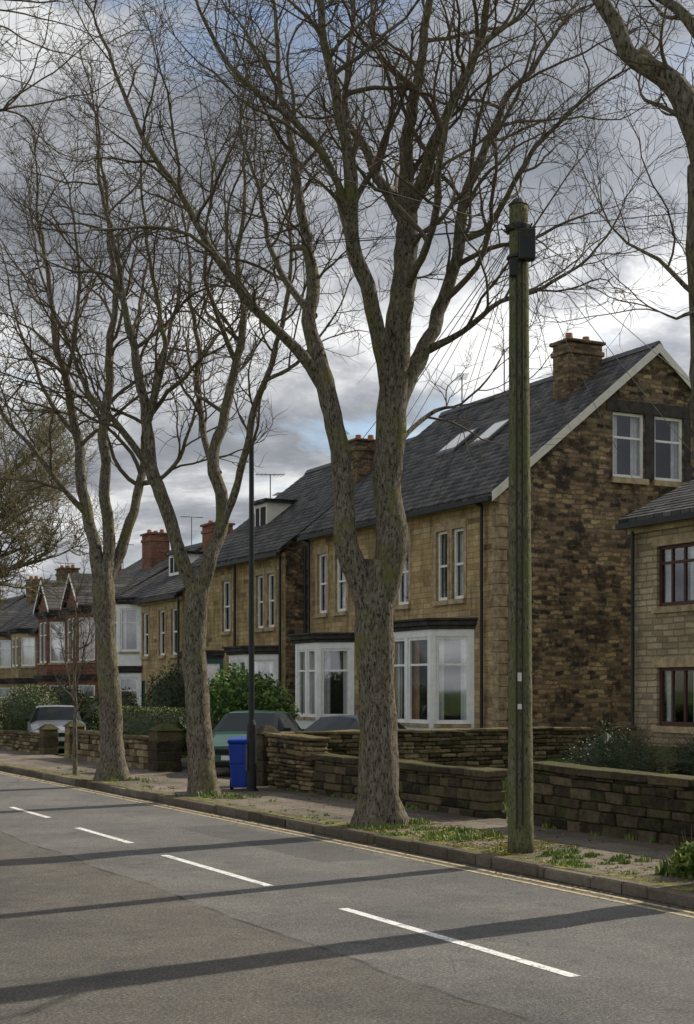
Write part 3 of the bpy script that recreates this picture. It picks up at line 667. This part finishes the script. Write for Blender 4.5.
class Tree:
    def __init__(s, name, base, bx, by, unit, dens=1.0, tw=1.0, hmin=2.5, lmul=1.0, rs=.84, twm=None):
        s.base = Vector(base); s.bx = bx; s.by = by; s.u = unit; s.mb = MB(); s.tm = MB(); s.name = name; s.dens = dens; s.tw = tw; s.hmin = hmin; s.lm = lmul; s.rs = rs; s.twm = twm or M_twig
    def pt(s, x, y, dz): return s.base + RV * ((x - s.bx) * s.u) + UP * ((s.by - y) * s.u) + FV * dz
    def limb(s, ctrl, sides=10, flare=False, spawn=True, f0=0.25):
        c = [(s.pt(x, y, dz), r * s.rs) for x, y, dz, r in ctrl]
        pts, rr = catmull(c, .16)
        for i in range(1, len(pts)):
            if not flare:
                w = min(1, i / 8)
                pts[i] = pts[i] + Vector((mn.noise(pts[i] * .9), mn.noise(pts[i] * .9 + Vector((9, 0, 0))), 0)) * .13 * w + Vector((mn.noise(pts[i] * 2.6), mn.noise(pts[i] * 2.6 + Vector((5, 0, 0))), 0)) * .05 * w
        s.mb.tube(pts, rr, sides, 0, rough=.15, flare=flare)
        if spawn: s.spawn(pts, rr, 1, f0)
    def spawn(s, pts, rr, lvl, f0):
        sp = {1: .38, 2: .25, 3: .18}[lvl] / s.dens; total = sum((pts[i + 1] - pts[i]).length for i in range(len(pts) - 1)); acc = 0; nxt = total * f0
        for i in range(len(pts) - 1):
            seg_ = pts[i + 1] - pts[i]; L = seg_.length
            while nxt < acc + L:
                p = pts[i] + seg_ * ((nxt - acc) / L); r = rr[i]; fr = nxt / total; nxt += sp * R(.5, 1.5)
                if p.z - s.base.z < s.hmin: continue
                t = seg_.normalized(); rnd = Vector((random.gauss(0, 1), random.gauss(0, 1), random.gauss(0, .6))); side = (rnd - t * rnd.dot(t)).normalized()
                an = math.radians(R(30, 70)); d = t * math.cos(an) + side * math.sin(an) + UP * (.12 if lvl == 1 else .06)
                if lvl == 1: ln = R(.9, 2.9) * (1.12 - .45 * fr); r0 = min(r * .55, .0175 * ln + .006)
                elif lvl == 2: ln = R(.4, 1.25) * (1.1 - .4 * fr); r0 = min(r * .6, .0145)
                else: ln = R(.18, .5); r0 = min(r * .7, .0072)
                s.grow(p, d.normalized(), ln * s.lm, max(r0, .0042) * (s.tw if lvl > 1 else 1), lvl + 1)
            acc += L
        if lvl < 3:
            t = (pts[-1] - pts[-2]).normalized()
            for _ in range(3): s.grow(pts[-1], (t + Vector((R(-.5, .5), R(-.5, .5), R(-.2, .3)))).normalized(), {1: 1.8, 2: .7}[lvl] * s.lm, rr[-1] * .8, lvl + 1)
    def grow(s, p, d, ln, r, lvl):
        n = {2: 11, 3: 6, 4: 3}[lvl]; pts = [p]; rr = [r]; jit = {2: .28, 3: .36, 4: .36}[lvl]; drift = Vector((R(-.08, .08), R(-.08, .08), R(-.02, .12)))
        for i in range(n):
            d = (d + Vector((R(-jit, jit), R(-jit, jit), R(-jit, jit))) + drift).normalized(); p = p + d * (ln / n); pts.append(p); rr.append(r * (1 - .68 * (i + 1) / n))
        s.tm.tube(pts, rr, {2: 5, 3: 3, 4: 3}[lvl])
        if lvl < 4: s.spawn(pts, rr, lvl, .18)
    def done(s):
        e = empty(s.name, s.base); s.mb.build('trunk_and_limbs', [M_bark], e, smooth=True); s.tm.build('branches', [s.twm], e, smooth=True)

T = Tree('bare_tree', (9.68, 17.74, .1), 380, 825, .01393, 1.08, 1.0, 5.6)
T.limb([(380, 835, 0, .52), (380, 818, 0, .44), (379, 795, 0, .36), (378, 740, 0, .325), (376, 680, 0, .31), (374, 630, 0, .31), (375, 595, 0, .32), (380, 560, 0, .25)], 28, True, False)
T.limb([(372, 618, 0, .2), (362, 582, -.05, .205), (350, 545, -.1, .185), (344, 500, -.15, .17), (340, 450, -.2, .165), (330, 405, -.2, .16), (322, 370, -.2, .15), (314, 320, 0, .12), (308, 250, .3, .10), (297, 170, .6, .075), (284, 95, .8, .055), (274, 20, 1, .04), (268, -50, 1.1, .025)], 18, f0=.5)
T.limb([(379, 605, 0, .25), (387, 562, 0, .255), (392, 500, .05, .245), (391, 440, .1, .245), (389, 395, .1, .25), (396, 340, .1, .21), (404, 290, 0, .2), (406, 230, 0, .18), (408, 190, 0, .14), (412, 120, -.2, .10), (424, 50, -.3, .07), (430, -20, -.3, .05), (434, -80, -.3, .03)], 20, f0=.45)
T.limb([(390, 410, .1, .16), (380, 350, -.2, .14), (366, 295, -.6, .13), (352, 240, -.9, .115), (348, 190, -1.1, .10), (334, 125, -1.3, .08), (322, 60, -1.4, .06), (318, -10, -1.5, .045), (312, -70, -1.5, .03)], 12, f0=.3)
T.limb([(393, 415, .1, .16), (408, 375, .3, .15), (428, 335, .6, .13), (446, 295, .8, .12), (458, 240, .9, .105), (466, 185, 1, .095), (482, 130, 1.2, .08), (510, 70, 1.4, .06), (545, 20, 1.6, .045), (580, -30, 1.8, .03)], 12, f0=.3)
T.limb([(322, 385, -.2, .12), (300, 358, -.4, .09), (268, 330, -.7, .075), (236, 292, -1, .065), (205, 250, -1.2, .055), (178, 210, -1.3, .045), (150, 165, -1.4, .036), (128, 110, -1.5, .026), (112, 60, -1.5, .016)], 10, f0=.2)
T.limb([(406, 225, 0, .12), (385, 175, .4, .09), (366, 130, .8, .075), (350, 85, 1.1, .06), (345, 25, 1.3, .045), (352, -40, 1.5, .03)], 9, f0=.2)
T.limb([(407, 215, 0, .13), (430, 170, -.5, .095), (452, 120, -.9, .08), (470, 75, -1.1, .065), (478, 20, -1.2, .05), (482, -50, -1.3, .03)], 9, f0=.2)
T.limb([(462, 215, 1, .07), (490, 205, 1.1, .055), (515, 170, 1, .05), (545, 120, .9, .04), (585, 80, .8, .03), (630, 50, .7, .018)], 8, f0=.15)
T.limb([(430, 338, .6, .075), (465, 325, .3, .05), (500, 300, 0, .042), (540, 290, -.2, .032), (580, 262, -.3, .022), (615, 225, -.3, .014)], 8, f0=.2)
T.limb([(350, 235, -.9, .07), (325, 190, -1.3, .055), (290, 160, -1.7, .045), (255, 140, -2, .035), (220, 95, -2.2, .025), (195, 40, -2.4, .015)], 8, f0=.2)
T.limb([(314, 315, 0, .07), (285, 270, .6, .055), (262, 215, 1.1, .045), (250, 150, 1.5, .035), (235, 80, 1.8, .025), (232, 10, 2, .016)], 8, f0=.2)
T.limb([(404, 290, 0, .085), (425, 260, -1.0, .06), (432, 200, -1.8, .05), (450, 140, -2.2, .038), (500, 90, -2.5, .025), (530, 30, -2.6, .016)], 8, f0=.2)
T.limb([(392, 470, .1, .07), (405, 430, .5, .05), (440, 395, 1.0, .035), (470, 385, 1.2, .022), (500, 350, 1.3, .012)], 7, f0=.5)
T.done()

T = Tree('bare_tree', (9.66, 24.27, .1), 205, 795, .01793, .95, 1.15, 5.4, 1.05)
T.limb([(205, 803, 0, .42), (204, 788, 0, .33), (201, 755, 0, .275), (197, 700, 0, .255), (194, 640, 0, .25), (197, 595, 0, .26), (201, 570, 0, .2)], 22, True, False)
T.limb([(198, 610, 0, .15), (190, 575, 0, .16), (178, 540, -.2, .145), (166, 505, -.3, .14), (156, 470, -.4, .135), (150, 430, -.4, .11), (142, 375, -.6, .09), (130, 310, -.8, .07), (120, 250, -.9, .05), (112, 190, -1, .035), (106, 140, -1, .02)], 13, f0=.4)
T.limb([(199, 600, 0, .16), (209, 565, 0, .16), (217, 530, .1, .15), (219, 490, .2, .14), (216, 450, .3, .125), (222, 405, .4, .11), (234, 355, .6, .09), (240, 300, .7, .075), (236, 235, .9, .055), (240, 165, 1, .035), (245, 110, 1, .02)], 13, f0=.4)
T.limb([(217, 535, .1, .1), (236, 490, -.2, .085), (250, 440, -.5, .075), (268, 390, -.9, .065), (284, 340, -1.1, .05), (290, 280, -1.2, .038), (286, 220, -1.3, .022)], 9, f0=.25)
T.limb([(217, 470, .3, .085), (200, 425, .8, .075), (192, 370, 1.1, .062), (186, 305, 1.4, .05), (178, 240, 1.6, .035), (172, 170, 1.6, .02)], 9, f0=.2)
T.limb([(156, 475, -.4, .085), (132, 440, -.8, .07), (108, 410, -1, .058), (86, 370, -1.1, .045), (66, 325, -1.1, .032), (52, 270, -1, .018)], 9, f0=.2)
T.limb([(150, 430, -.4, .07), (168, 380, -.9, .055), (170, 320, -1.4, .045), (160, 260, -1.8, .03), (155, 190, -2, .018)], 8, f0=.2)
T.limb([(234, 355, .6, .06), (215, 310, .2, .045), (208, 250, -.3, .035), (212, 180, -.6, .02)], 8, f0=.15)
T.limb([(268, 390, -.9, .05), (300, 375, -1, .035), (330, 340, -1.2, .022), (350, 300, -1.2, .012)], 7, f0=.2)
T.done()

T = Tree('bare_tree', (9.54, 29.2, .1), 112, 780, .0209, .9, 1.3, 5.4, 1.1)
T.limb([(112, 786, 0, .5), (112, 772, 0, .40), (112, 745, 0, .30), (110, 700, 0, .275), (106, 640, 0, .26), (103, 590, 0, .27), (104, 560, 0, .2)], 20, True, False)
T.limb([(102, 600, 0, .16), (96, 560, 0, .17), (88, 520, .2, .15), (80, 480, .3, .14), (72, 430, .4, .12), (60, 375, .5, .10), (50, 320, .6, .08), (40, 260, .6, .06), (34, 200, .7, .035), (30, 150, .7, .02)], 11, f0=.35)
T.limb([(104, 590, 0, .17), (108, 545, 0, .16), (107, 495, -.2, .14), (108, 435, -.5, .12), (116, 375, -.7, .10), (120, 310, -.9, .075), (114, 240, -1, .05), (110, 180, -1, .03), (106, 130, -1, .018)], 11, f0=.35)
T.limb([(105, 585, 0, .14), (118, 550, .2, .14), (128, 510, .4, .12), (138, 475, .6, .11), (142, 420, .8, .09), (152, 360, 1, .07), (166, 300, 1.2, .05), (175, 230, 1.4, .025)], 10, f0=.3)
T.limb([(138, 478, .6, .07), (158, 475, .4, .06), (180, 455, .2, .05), (192, 420, 0, .035), (205, 370, -.2, .02)], 8, f0=.25)
T.limb([(88, 515, .2, .085), (64, 488, -.1, .07), (40, 455, -.4, .055), (16, 425, -.6, .04), (-10, 380, -.8, .025)], 8, f0=.2)
T.limb([(72, 430, .4, .075), (46, 400, .9, .06), (22, 355, 1.2, .045), (2, 300, 1.4, .03), (-12, 240, 1.5, .018)], 8, f0=.2)
T.limb([(60, 375, .5, .06), (80, 330, -.2, .05), (84, 270, -.7, .035), (78, 205, -1, .02)], 8, f0=.2)
T.done()

T = Tree('bare_tree', (9.85, 10.75, .1), 734, 880, .00972, 1.0, .9, 4.2, .75, .9)
T.limb([(734, 890, 0, .46), (734, 870, 0, .38), (732, 820, 0, .32), (728, 700, 0, .29), (723, 600, 0, .28), (716, 500, 0, .27), (710, 400, 0, .265), (706, 300, 0, .255), (703, 210, 0, .24), (700, 160, 0, .2)], 22, True, False)
T.limb([(704, 215, 0, .17), (695, 160, -.05, .18), (682, 115, -.1, .15), (666, 84, -.1, .12), (642, 68, -.1, .105), (618, 50, -.1, .09), (603, 20, -.1, .085), (588, -15, 0, .075), (565, -70, .1, .06), (550, -140, .1, .04)], 16, f0=.35)
T.limb([(702, 200, 0, .17), (706, 130, .1, .16), (712, 50, .2, .14), (716, -40, .3, .11), (720, -150, .3, .07), (722, -260, .3, .03)], 14, f0=.1)
T.limb([(706, 350, 0, .06), (690, 335, -.3, .035), (672, 322, -.5, .025), (655, 330, -.6, .015), (640, 325, -.7, .01)], 7, f0=.1)
T.limb([(704, 300, 0, .05), (688, 270, .4, .03), (668, 235, .6, .022), (640, 215, .7, .014), (612, 180, .7, .008)], 7, f0=.2)
T.limb([(712, 40, .2, .08), (680, -20, .5, .06), (640, -60, .9, .045), (590, -100, 1.2, .03)], 8, f0=.1)
T.done()

T = Tree('bare_tree', (10.3, 49, -.05), -45, 744, .0333, 1.35, 2.0, 4.0, 1.2, .9, M_twig2)
T.limb([(-45, 746, 0, .5), (-45, 730, 0, .4), (-44, 690, 0, .34), (-42, 640, 0, .33), (-40, 610, 0, .28)], 12, True, False)
for tx, ty, dz in ((60, 480, -1), (64, 545, 1), (40, 430, 1.5), (0, 400, -1.5), (-50, 385, 0), (20, 440, 2.5), (-90, 420, 1), (56, 510, -2.5), (30, 530, 2)):
    T.limb([(-42, 650, 0, .17), (-38 + (tx + 42) * .15, 590 + (ty - 600) * .25, dz * .2, .13), (-42 + (tx + 42) * .5, 600 + (ty - 600) * .72, dz * .6, .08), (tx, ty, dz, .025)], 8, f0=.25)
T.done()
T = Tree('bare_tree', (-.9, 14.5, .1), -470, 890, .0085, 1.0, .9, 4.5, .8)
T.limb([(-470, 900, 0, .45), (-470, 870, 0, .36), (-468, 700, 0, .3), (-462, 500, 0, .28), (-455, 350, 0, .24)], 12, True, False)
for pts in ([(-458, 400, 0, .18), (-400, 250, 0, .14), (-250, 120, .3, .1), (-120, 70, .5, .06), (-30, 60, .6, .035), (35, 45, .7, .015)], [(-457, 380, 0, .18), (-430, 200, 0, .14), (-300, 20, -.4, .1), (-150, -40, -.6, .06), (-30, -20, -.7, .035), (30, 10, -.8, .015)], [(-455, 370, 0, .2), (-460, 200, 0, .17), (-470, 0, 0, .13), (-480, -250, 0, .06)], [(-457, 400, 0, .12), (-520, 250, .6, .1), (-620, 60, 1, .06), (-700, -60, 1.2, .03)]):
    T.limb(pts, 9, f0=.3)
T.done()
T = Tree('young_tree', (9.4, 31.4, .1), 75, 775, .0221, 1.3, 1.3, 1.3, .45, 1)
T.limb([(75, 778, 0, .06), (75, 740, 0, .05), (74, 690, 0, .042), (76, 640, 0, .03), (75, 595, 0, .015)], 7, f0=.3)
T.limb([(74, 700, 0, .025), (66, 670, .2, .02), (60, 635, .3, .01)], 5, f0=.2); T.limb([(75, 690, 0, .025), (86, 655, -.2, .02), (92, 625, -.3, .01)], 5, f0=.2)
T.done()
def far_tree(x, y, h, seed):
    random.seed(seed)
    T = Tree('bare_tree', (x, y, 0), 0, 0, 1.0, .5, 2.6, h * .3, h / 9)
    T.limb([(0, 0, 0, .3), (0, -h * .2, 0, .24), (.1, -h * .4, 0, .2)], 8, True, False)
    for _ in range(6):
        a = R(-1, 1); b = R(-1, 1)
        T.limb([(0, -h * .3, 0, .14), (a * h * .12, -h * .5, b * h * .12, .1), (a * h * .3, -h * R(.75, .98), b * h * .3, .03)], 6, f0=.2)
    T.done()
far_tree(10, 66, 10, 1); far_tree(10, 84, 10, 2); far_tree(33, 95, 9, 4)
random.seed(5)

# ---------------------------------------------------------------- telegraph pole
e = empty('telegraph_pole', (9.49, 14.0, .1)); mb = MB()
pts = [Vector((9.49 - .03 * i / 40, 14.0, .08 + 7.54 * i / 40)) for i in range(41)]
mb.tube(pts, [.15 - .042 * i / 40 for i in range(41)], 20, cap=True, rough=.04); mb.build('pole_shaft', [M_pole], e, smooth=True)
mb = MB()
mb.cyl((9.46, 14, 7.6), (9.46, 14, 7.68), .125, .06, 14)
mb.cyl((9.46, 14, 7.30), (9.46, 14, 7.37), .15, sides=16); mb.cyl((9.46, 14, 6.98), (9.46, 14, 7.02), .14, sides=16)
for i in range(10):
    a = i * .628; mb.cyl((9.46 + .15 * math.cos(a), 14 + .15 * math.sin(a), 7.30), (9.46 + .2 * math.cos(a), 14 + .2 * math.sin(a), 7.36), .014, sides=5)
q = lambda u, z, o: tuple(Vector((9.46, 14, z)) + RV * u - FV * o)
mb.bm(q, -.02, .17, 6.93, 7.28, .08, .22)
mb.bm(q, -.12, -.03, 6.75, 6.95, .09, .16)
mb.build('fittings', [M_black], e, bevel=.01)
mb = MB()
for off, z1 in ((-.04, 6.9), (.03, 6.95)):
    zl = [z1 - i * .5 for i in range(14) if z1 - i * .5 > .2]
    mb.tube([Vector(q(off, z, .118 + (7 - z) * .006 + .003 * math.sin(z * 4))) for z in zl], [.011] * len(zl), 6)
mb.build('pole_cables', [M_black], e)
mb = MB(); mb.bm(q, -.045, .035, 2.1, 2.2, .139, .147); mb.bm(q, -.03, .03, 1.78, 1.84, .141, .149); mb.build('number_plate', [M_cream], e)

def cable(pts_list):
    mb = MB()
    for A, B, sag, r in pts_list:
        A = Vector(A); B = Vector(B); n = 24
        mb.tube([A.lerp(B, i / n) - UP * (sag * 4 * (i / n) * (1 - i / n)) for i in range(n + 1)], [r] * (n + 1), 4)
    mb.build('overhead_wires', [M_black])
t = (9.46, 14, 7.34)
cable([(t, (20.9, 36.3, 6.9), .35, .006), (t, (20.9, 35.6, 6.95), .5, .006), (t, (20.9, 43, 6.9), .4, .006), (t, (20.9, 42.3, 6.9), .6, .006), (t, (20.9, 49, 6.6), .5, .007), (t, (20.9, 47.8, 6.55), .7, .007),
       (t, (20.9, 25.5, 5.9), .3, .005), (t, (23.5, 32, 8.7), .35, .005), (t, (20.9, 20, 5.8), .25, .005), (t, (-9, 14, 10), .3, .005), (t, (22, -4, 7.5), .4, .005), (t, (20.9, 23, 5.9), .1, .005), (t, (-10, 40, 11), .4, .005), (t, (-3, 45, 14), .4, .005)])

# lamp post
e = empty('lamp_post', (10.8, 24.8, .12)); mb = MB()
mb.cyl((10.8, 24.8, .1), (10.8, 24.8, 1.35), .095, .09, 14); mb.cyl((10.8, 24.8, 1.35), (10.8, 24.8, 1.45), .09, .055, 14); mb.cyl((10.8, 24.8, 1.45), (10.8, 24.8, 6.7), .055, .045, 12)
mb.cyl((10.8, 24.8, 6.7), (10.8, 24.8, 6.78), .055, .02, 12); mb.cyl((10.8, 24.8, .1), (10.8, 24.8, .16), .13, .12, 14)
mb.build('post', [M_black], e, smooth=False)
mb = MB(); mb.box(10.69, 10.70, 24.76, 24.84, .5, 1.0); mb.build('access_door', [M_grey], e)

# wheelie bin
def bin_(loc, rot, mat):
    e = empty('wheelie_bin', loc, rot, True); mb = MB()
    def rg(z, w, d, oy=0): return [(-w, -d + oy, z), (w, -d + oy, z), (w, d + oy, z), (-w, d + oy, z)]
    rows = [rg(.06, .145, .17), rg(.5, .17, .21), (rg(.88, .195, .245))]
    for a, b in zip(rows[:-1], rows[1:]): mb.hexa(a + b)
    mb.box(-.215, .215, -.265, .265, .882, .91)
    mb.hexa([(-.225, -.28, .913), (.225, -.28, .913), (.225, .28, .913), (-.225, .28, .913), (-.19, -.24, .96), (.19, -.24, .96), (.19, .25, .99), (-.19, .25, .99)])
    mb.box(-.17, .17, .30, .33, .87, .90); mb.box(-.17, -.14, .27, .33, .84, .87); mb.box(.14, .17, .27, .33, .84, .87)
    mb.build('body_and_lid', [mat], e, bevel=.018)
    w = MB()
    for sx in (-1, 1): w.cyl((sx * .16, .2, .1), (sx * .21, .2, .1), .1, sides=16)
    w.build('wheels', [M_rubber], e)
bin_((10.70, 25.1, .12), math.radians(-30), plain('blue_plastic', (.012, .05, .34), .12, 6, .45))

# ---------------------------------------------------------------- cars
def car(loc, rot, color, H=1.42, L=4.0):
    e = empty('parked_car', loc, rot, True); mb = MB(); k = L / 4.0; hz = H / 1.42
    pm = Mat('car_paint', .3, .5, .1); pm.col(pm.ramp(pm.noise(40, 2), [(.4, color), (.6, tuple(c * 1.15 for c in color))])); pm.b.inputs['Coat Weight'].default_value = .25; pm.b.inputs['Coat Roughness'].default_value = .08
    S = [(0, .58, .34, .56, .60, .5), (.08, .72, .24, .62, .68, .58), (.35, .82, .2, .70, .77, .66), (.98, .85, .2, .85, .91, .72), (1.08, .85, .2, .87, .97, .72), (1.72, .85, .2, .92, 1.38, .60), (1.85, .85, .2, .92, 1.40, .59), (2.35, .85, .2, .93, 1.42, .59), (2.43, .85, .2, .93, 1.42, .59), (3.05, .85, .2, .94, 1.39, .58), (3.15, .85, .2, .94, 1.36, .59), (3.62, .83, .22, .92, 1.02, .68), (3.85, .80, .26, .84, .92, .66), (3.98, .70, .34, .6, .66, .6)]
    def ring(s):
        x, w, z0, sh, tp, wr = s; x *= k; sh *= hz; tp *= hz
        h = [(0, z0), (w * .9, z0), (w, z0 + .16), (w, (z0 + .16 + sh) / 2 + .02), (w * .97, sh), (wr + (w - wr) * .12, tp - .05), (wr * .88, tp - .008), (0, tp + .008)]
        return [(x, a, b) for a, b in h] + [(x, -a, b) for a, b in reversed(h[1:-1])]
    rings = [ring(s) for s in S]; n = len(rings[0])
    for i in range(len(S) - 1):
        for j in range(n):
            j2 = (j + 1) % n; mi = 0; side = j in (4, n - 5)
            if side and i in (4, 6, 8, 10): mi = 1
            if i in (4, 10) and j in (5, 6, 7, 8): mi = 1
            mb.face([rings[i][j], rings[i + 1][j], rings[i + 1][j2], rings[i][j2]], mi)
    mb.face(rings[0], 0); mb.face(rings[-1], 0)
    mb.build('body', [pm.m, M_dglass], e, smooth=False)
    w = MB(); hb = MB()
    for x in (.72 * k, 3.2 * k):
        for sy in (-1, 1):
            w.cyl((x, sy * .70, .30), (x, sy * .865, .30), .30, sides=24); hb.cyl((x, sy * .866, .30), (x, sy * .875, .30), .2, .17, sides=10)
    w.build('tyres', [M_rubber], e); hb.build('hubcaps', [M_grey], e)
    t = MB()
    for sy in (-1, 1):
        a, b = sorted((sy * .46, sy * .72)); t.hexa([(.0, a, .55), (.03, b, .55), (.2, b, .55), (.2, a, .55), (.01, a, .67), (.05, b, .67), (.2, b, .67), (.2, a, .67)])
    t.box(-.02, .02, -.26, .26, .38, .48); t.build('headlamps_and_plate', [plain('lamp_lens', (.6, .6, .58), .1, 8, .2)], e)
    t = MB(); t.box(-.012, .1, -.4, .4, .50, .62); t.box(.0, .12, -.62, .62, .26, .36)
    for sy in (-1, 1): a, b = sorted((sy * .84, sy * 1.0)); t.box(1.25, 1.38, a, b, .93 * hz, 1.05 * hz)
    t.build('grille_and_mirrors', [M_rubber], e, bevel=.01)
    t = MB()
    for sy in (-1, 1): a, b = sorted((sy * .6, sy * .76)); t.box(3.84 * k, 3.93 * k, a, b, .62, .85)
    t.build('tail_lamps', [plain('red_lens', (.4, .02, .015), .1, 8, .25)], e)
car((12.15, 28.9, .104), math.atan2(.80, .60), (.006, .062, .03))
car((14.6, 31.3, .05), math.atan2(.35, .94), (.09, .14, .22), 1.32)
car((12.3, 42.6, .1), math.atan2(.97, .22), (.22, .22, .23))
car((15.4, 44.0, .1), math.atan2(.75, .66), (.12, .03, .03))

# ---------------------------------------------------------------- light and sky
SUN_EL, SUN_AZ = 38, 79
az = math.radians(SUN_AZ); el = math.radians(SUN_EL)
S = Vector((math.sin(az) * math.cos(el), math.cos(az) * math.cos(el), math.sin(el)))
sd = bpy.data.lights.new('sun', 'SUN'); sd.energy = 5.0; sd.angle = math.radians(.53); sd.color = (1, .92, .79)
so = bpy.data.objects.new('sun', sd); scene.collection.objects.link(so); so.rotation_euler = (-S).to_track_quat('-Z', 'Y').to_euler(); so.location = S * 60
w = bpy.data.worlds.new('World'); scene.world = w; w.use_nodes = True; t = w.node_tree; bg = t.nodes['Background']; bg.inputs[1].default_value = .15
sky = t.nodes.new('ShaderNodeTexSky'); sky.sky_type = 'NISHITA'; sky.sun_disc = False; sky.sun_elevation = el; sky.sun_rotation = az; sky.air_density = 1.0; sky.dust_density = 1.0
tc = t.nodes.new('ShaderNodeTexCoord'); sx = t.nodes.new('ShaderNodeSeparateXYZ'); t.links.new(tc.outputs['Generated'], sx.inputs[0])
def wm(op, a, b):
    n = t.nodes.new('ShaderNodeMath'); n.operation = op
    for i, v in ((0, a), (1, b)):
        if isinstance(v, (int, float)): n.inputs[i].default_value = v
        else: t.links.new(v, n.inputs[i])
    return n.outputs[0]
zz = wm('ADD', wm('MAXIMUM', sx.outputs[2], 0.0), .30)
cb = t.nodes.new('ShaderNodeCombineXYZ'); t.links.new(wm('DIVIDE', sx.outputs[0], zz), cb.inputs[0]); t.links.new(wm('DIVIDE', sx.outputs[1], zz), cb.inputs[1])
def wn(scale, det, off, rough=.55, dis=0):
    mp = t.nodes.new('ShaderNodeMapping'); mp.inputs['Location'].default_value = off; t.links.new(cb.outputs[0], mp.inputs[0])
    n = t.nodes.new('ShaderNodeTexNoise'); n.inputs['Scale'].default_value = scale; n.inputs['Detail'].default_value = det; n.inputs['Roughness'].default_value = rough; n.inputs['Distortion'].default_value = dis; t.links.new(mp.outputs[0], n.inputs['Vector']); return n.outputs['Fac']
def wr(f, st):
    n = t.nodes.new('ShaderNodeValToRGB'); e = n.color_ramp.elements; e[0].position = st[0][0]; e[0].color = (*st[0][1], 1); e[1].position = st[-1][0]; e[1].color = (*st[-1][1], 1)
    for p_, c_ in st[1:-1]: x = e.new(p_); x.color = (*c_, 1)
    t.links.new(f, n.inputs[0]); return n.outputs[0]
cl = wr(wn(2.3, 9, (3.1, 1.7, 0), .60, .3), [(.36, (.24, .26, .295)), (.47, (.36, .38, .42)), (.53, (.53, .545, .575)), (.58, (.84, .85, .86)), (.64, (1, 1, .99))])
# clouds brightened around and opposite the sun, added as fill for the shaded facades
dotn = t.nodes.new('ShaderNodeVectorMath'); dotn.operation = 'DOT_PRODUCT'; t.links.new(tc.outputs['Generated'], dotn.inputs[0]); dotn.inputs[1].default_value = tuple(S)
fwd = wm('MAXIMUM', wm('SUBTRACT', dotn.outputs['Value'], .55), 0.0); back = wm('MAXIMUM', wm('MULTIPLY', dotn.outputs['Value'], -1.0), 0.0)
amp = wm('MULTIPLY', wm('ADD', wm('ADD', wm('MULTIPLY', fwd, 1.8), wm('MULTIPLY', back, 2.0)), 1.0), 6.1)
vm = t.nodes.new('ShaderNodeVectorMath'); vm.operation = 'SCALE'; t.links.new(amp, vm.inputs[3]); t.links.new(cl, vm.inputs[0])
mk = wr(wn(1.7, 8, (8.3, -2.2, 4), .6, .3), [(.39, (0, 0, 0)), (.47, (1, 1, 1))])
sk = t.nodes.new('ShaderNodeVectorMath'); sk.operation = 'SCALE'; sk.inputs[3].default_value = .8; t.links.new(sky.outputs[0], sk.inputs[0])
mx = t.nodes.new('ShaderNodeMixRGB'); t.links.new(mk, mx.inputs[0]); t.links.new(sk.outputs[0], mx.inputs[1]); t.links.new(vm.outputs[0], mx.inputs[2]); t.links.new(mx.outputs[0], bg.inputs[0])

# ---------------------------------------------------------------- camera
cd = bpy.data.cameras.new('camera'); cam = bpy.data.objects.new('camera', cd); scene.collection.objects.link(cam)
cam.location = (0, 0, 2.0); cam.rotation_euler = (math.radians(90), 0, -math.radians(27.3)); cd.sensor_width = 36; cd.lens = 36 * 1450 / 1024; cd.shift_y = (690 - 512) / 1024
cd.clip_start = .1; cd.clip_end = 4000
scene.camera = cam
scene.view_settings.view_transform = 'Standard'; scene.view_settings.look = 'None'; scene.view_settings.exposure = 0
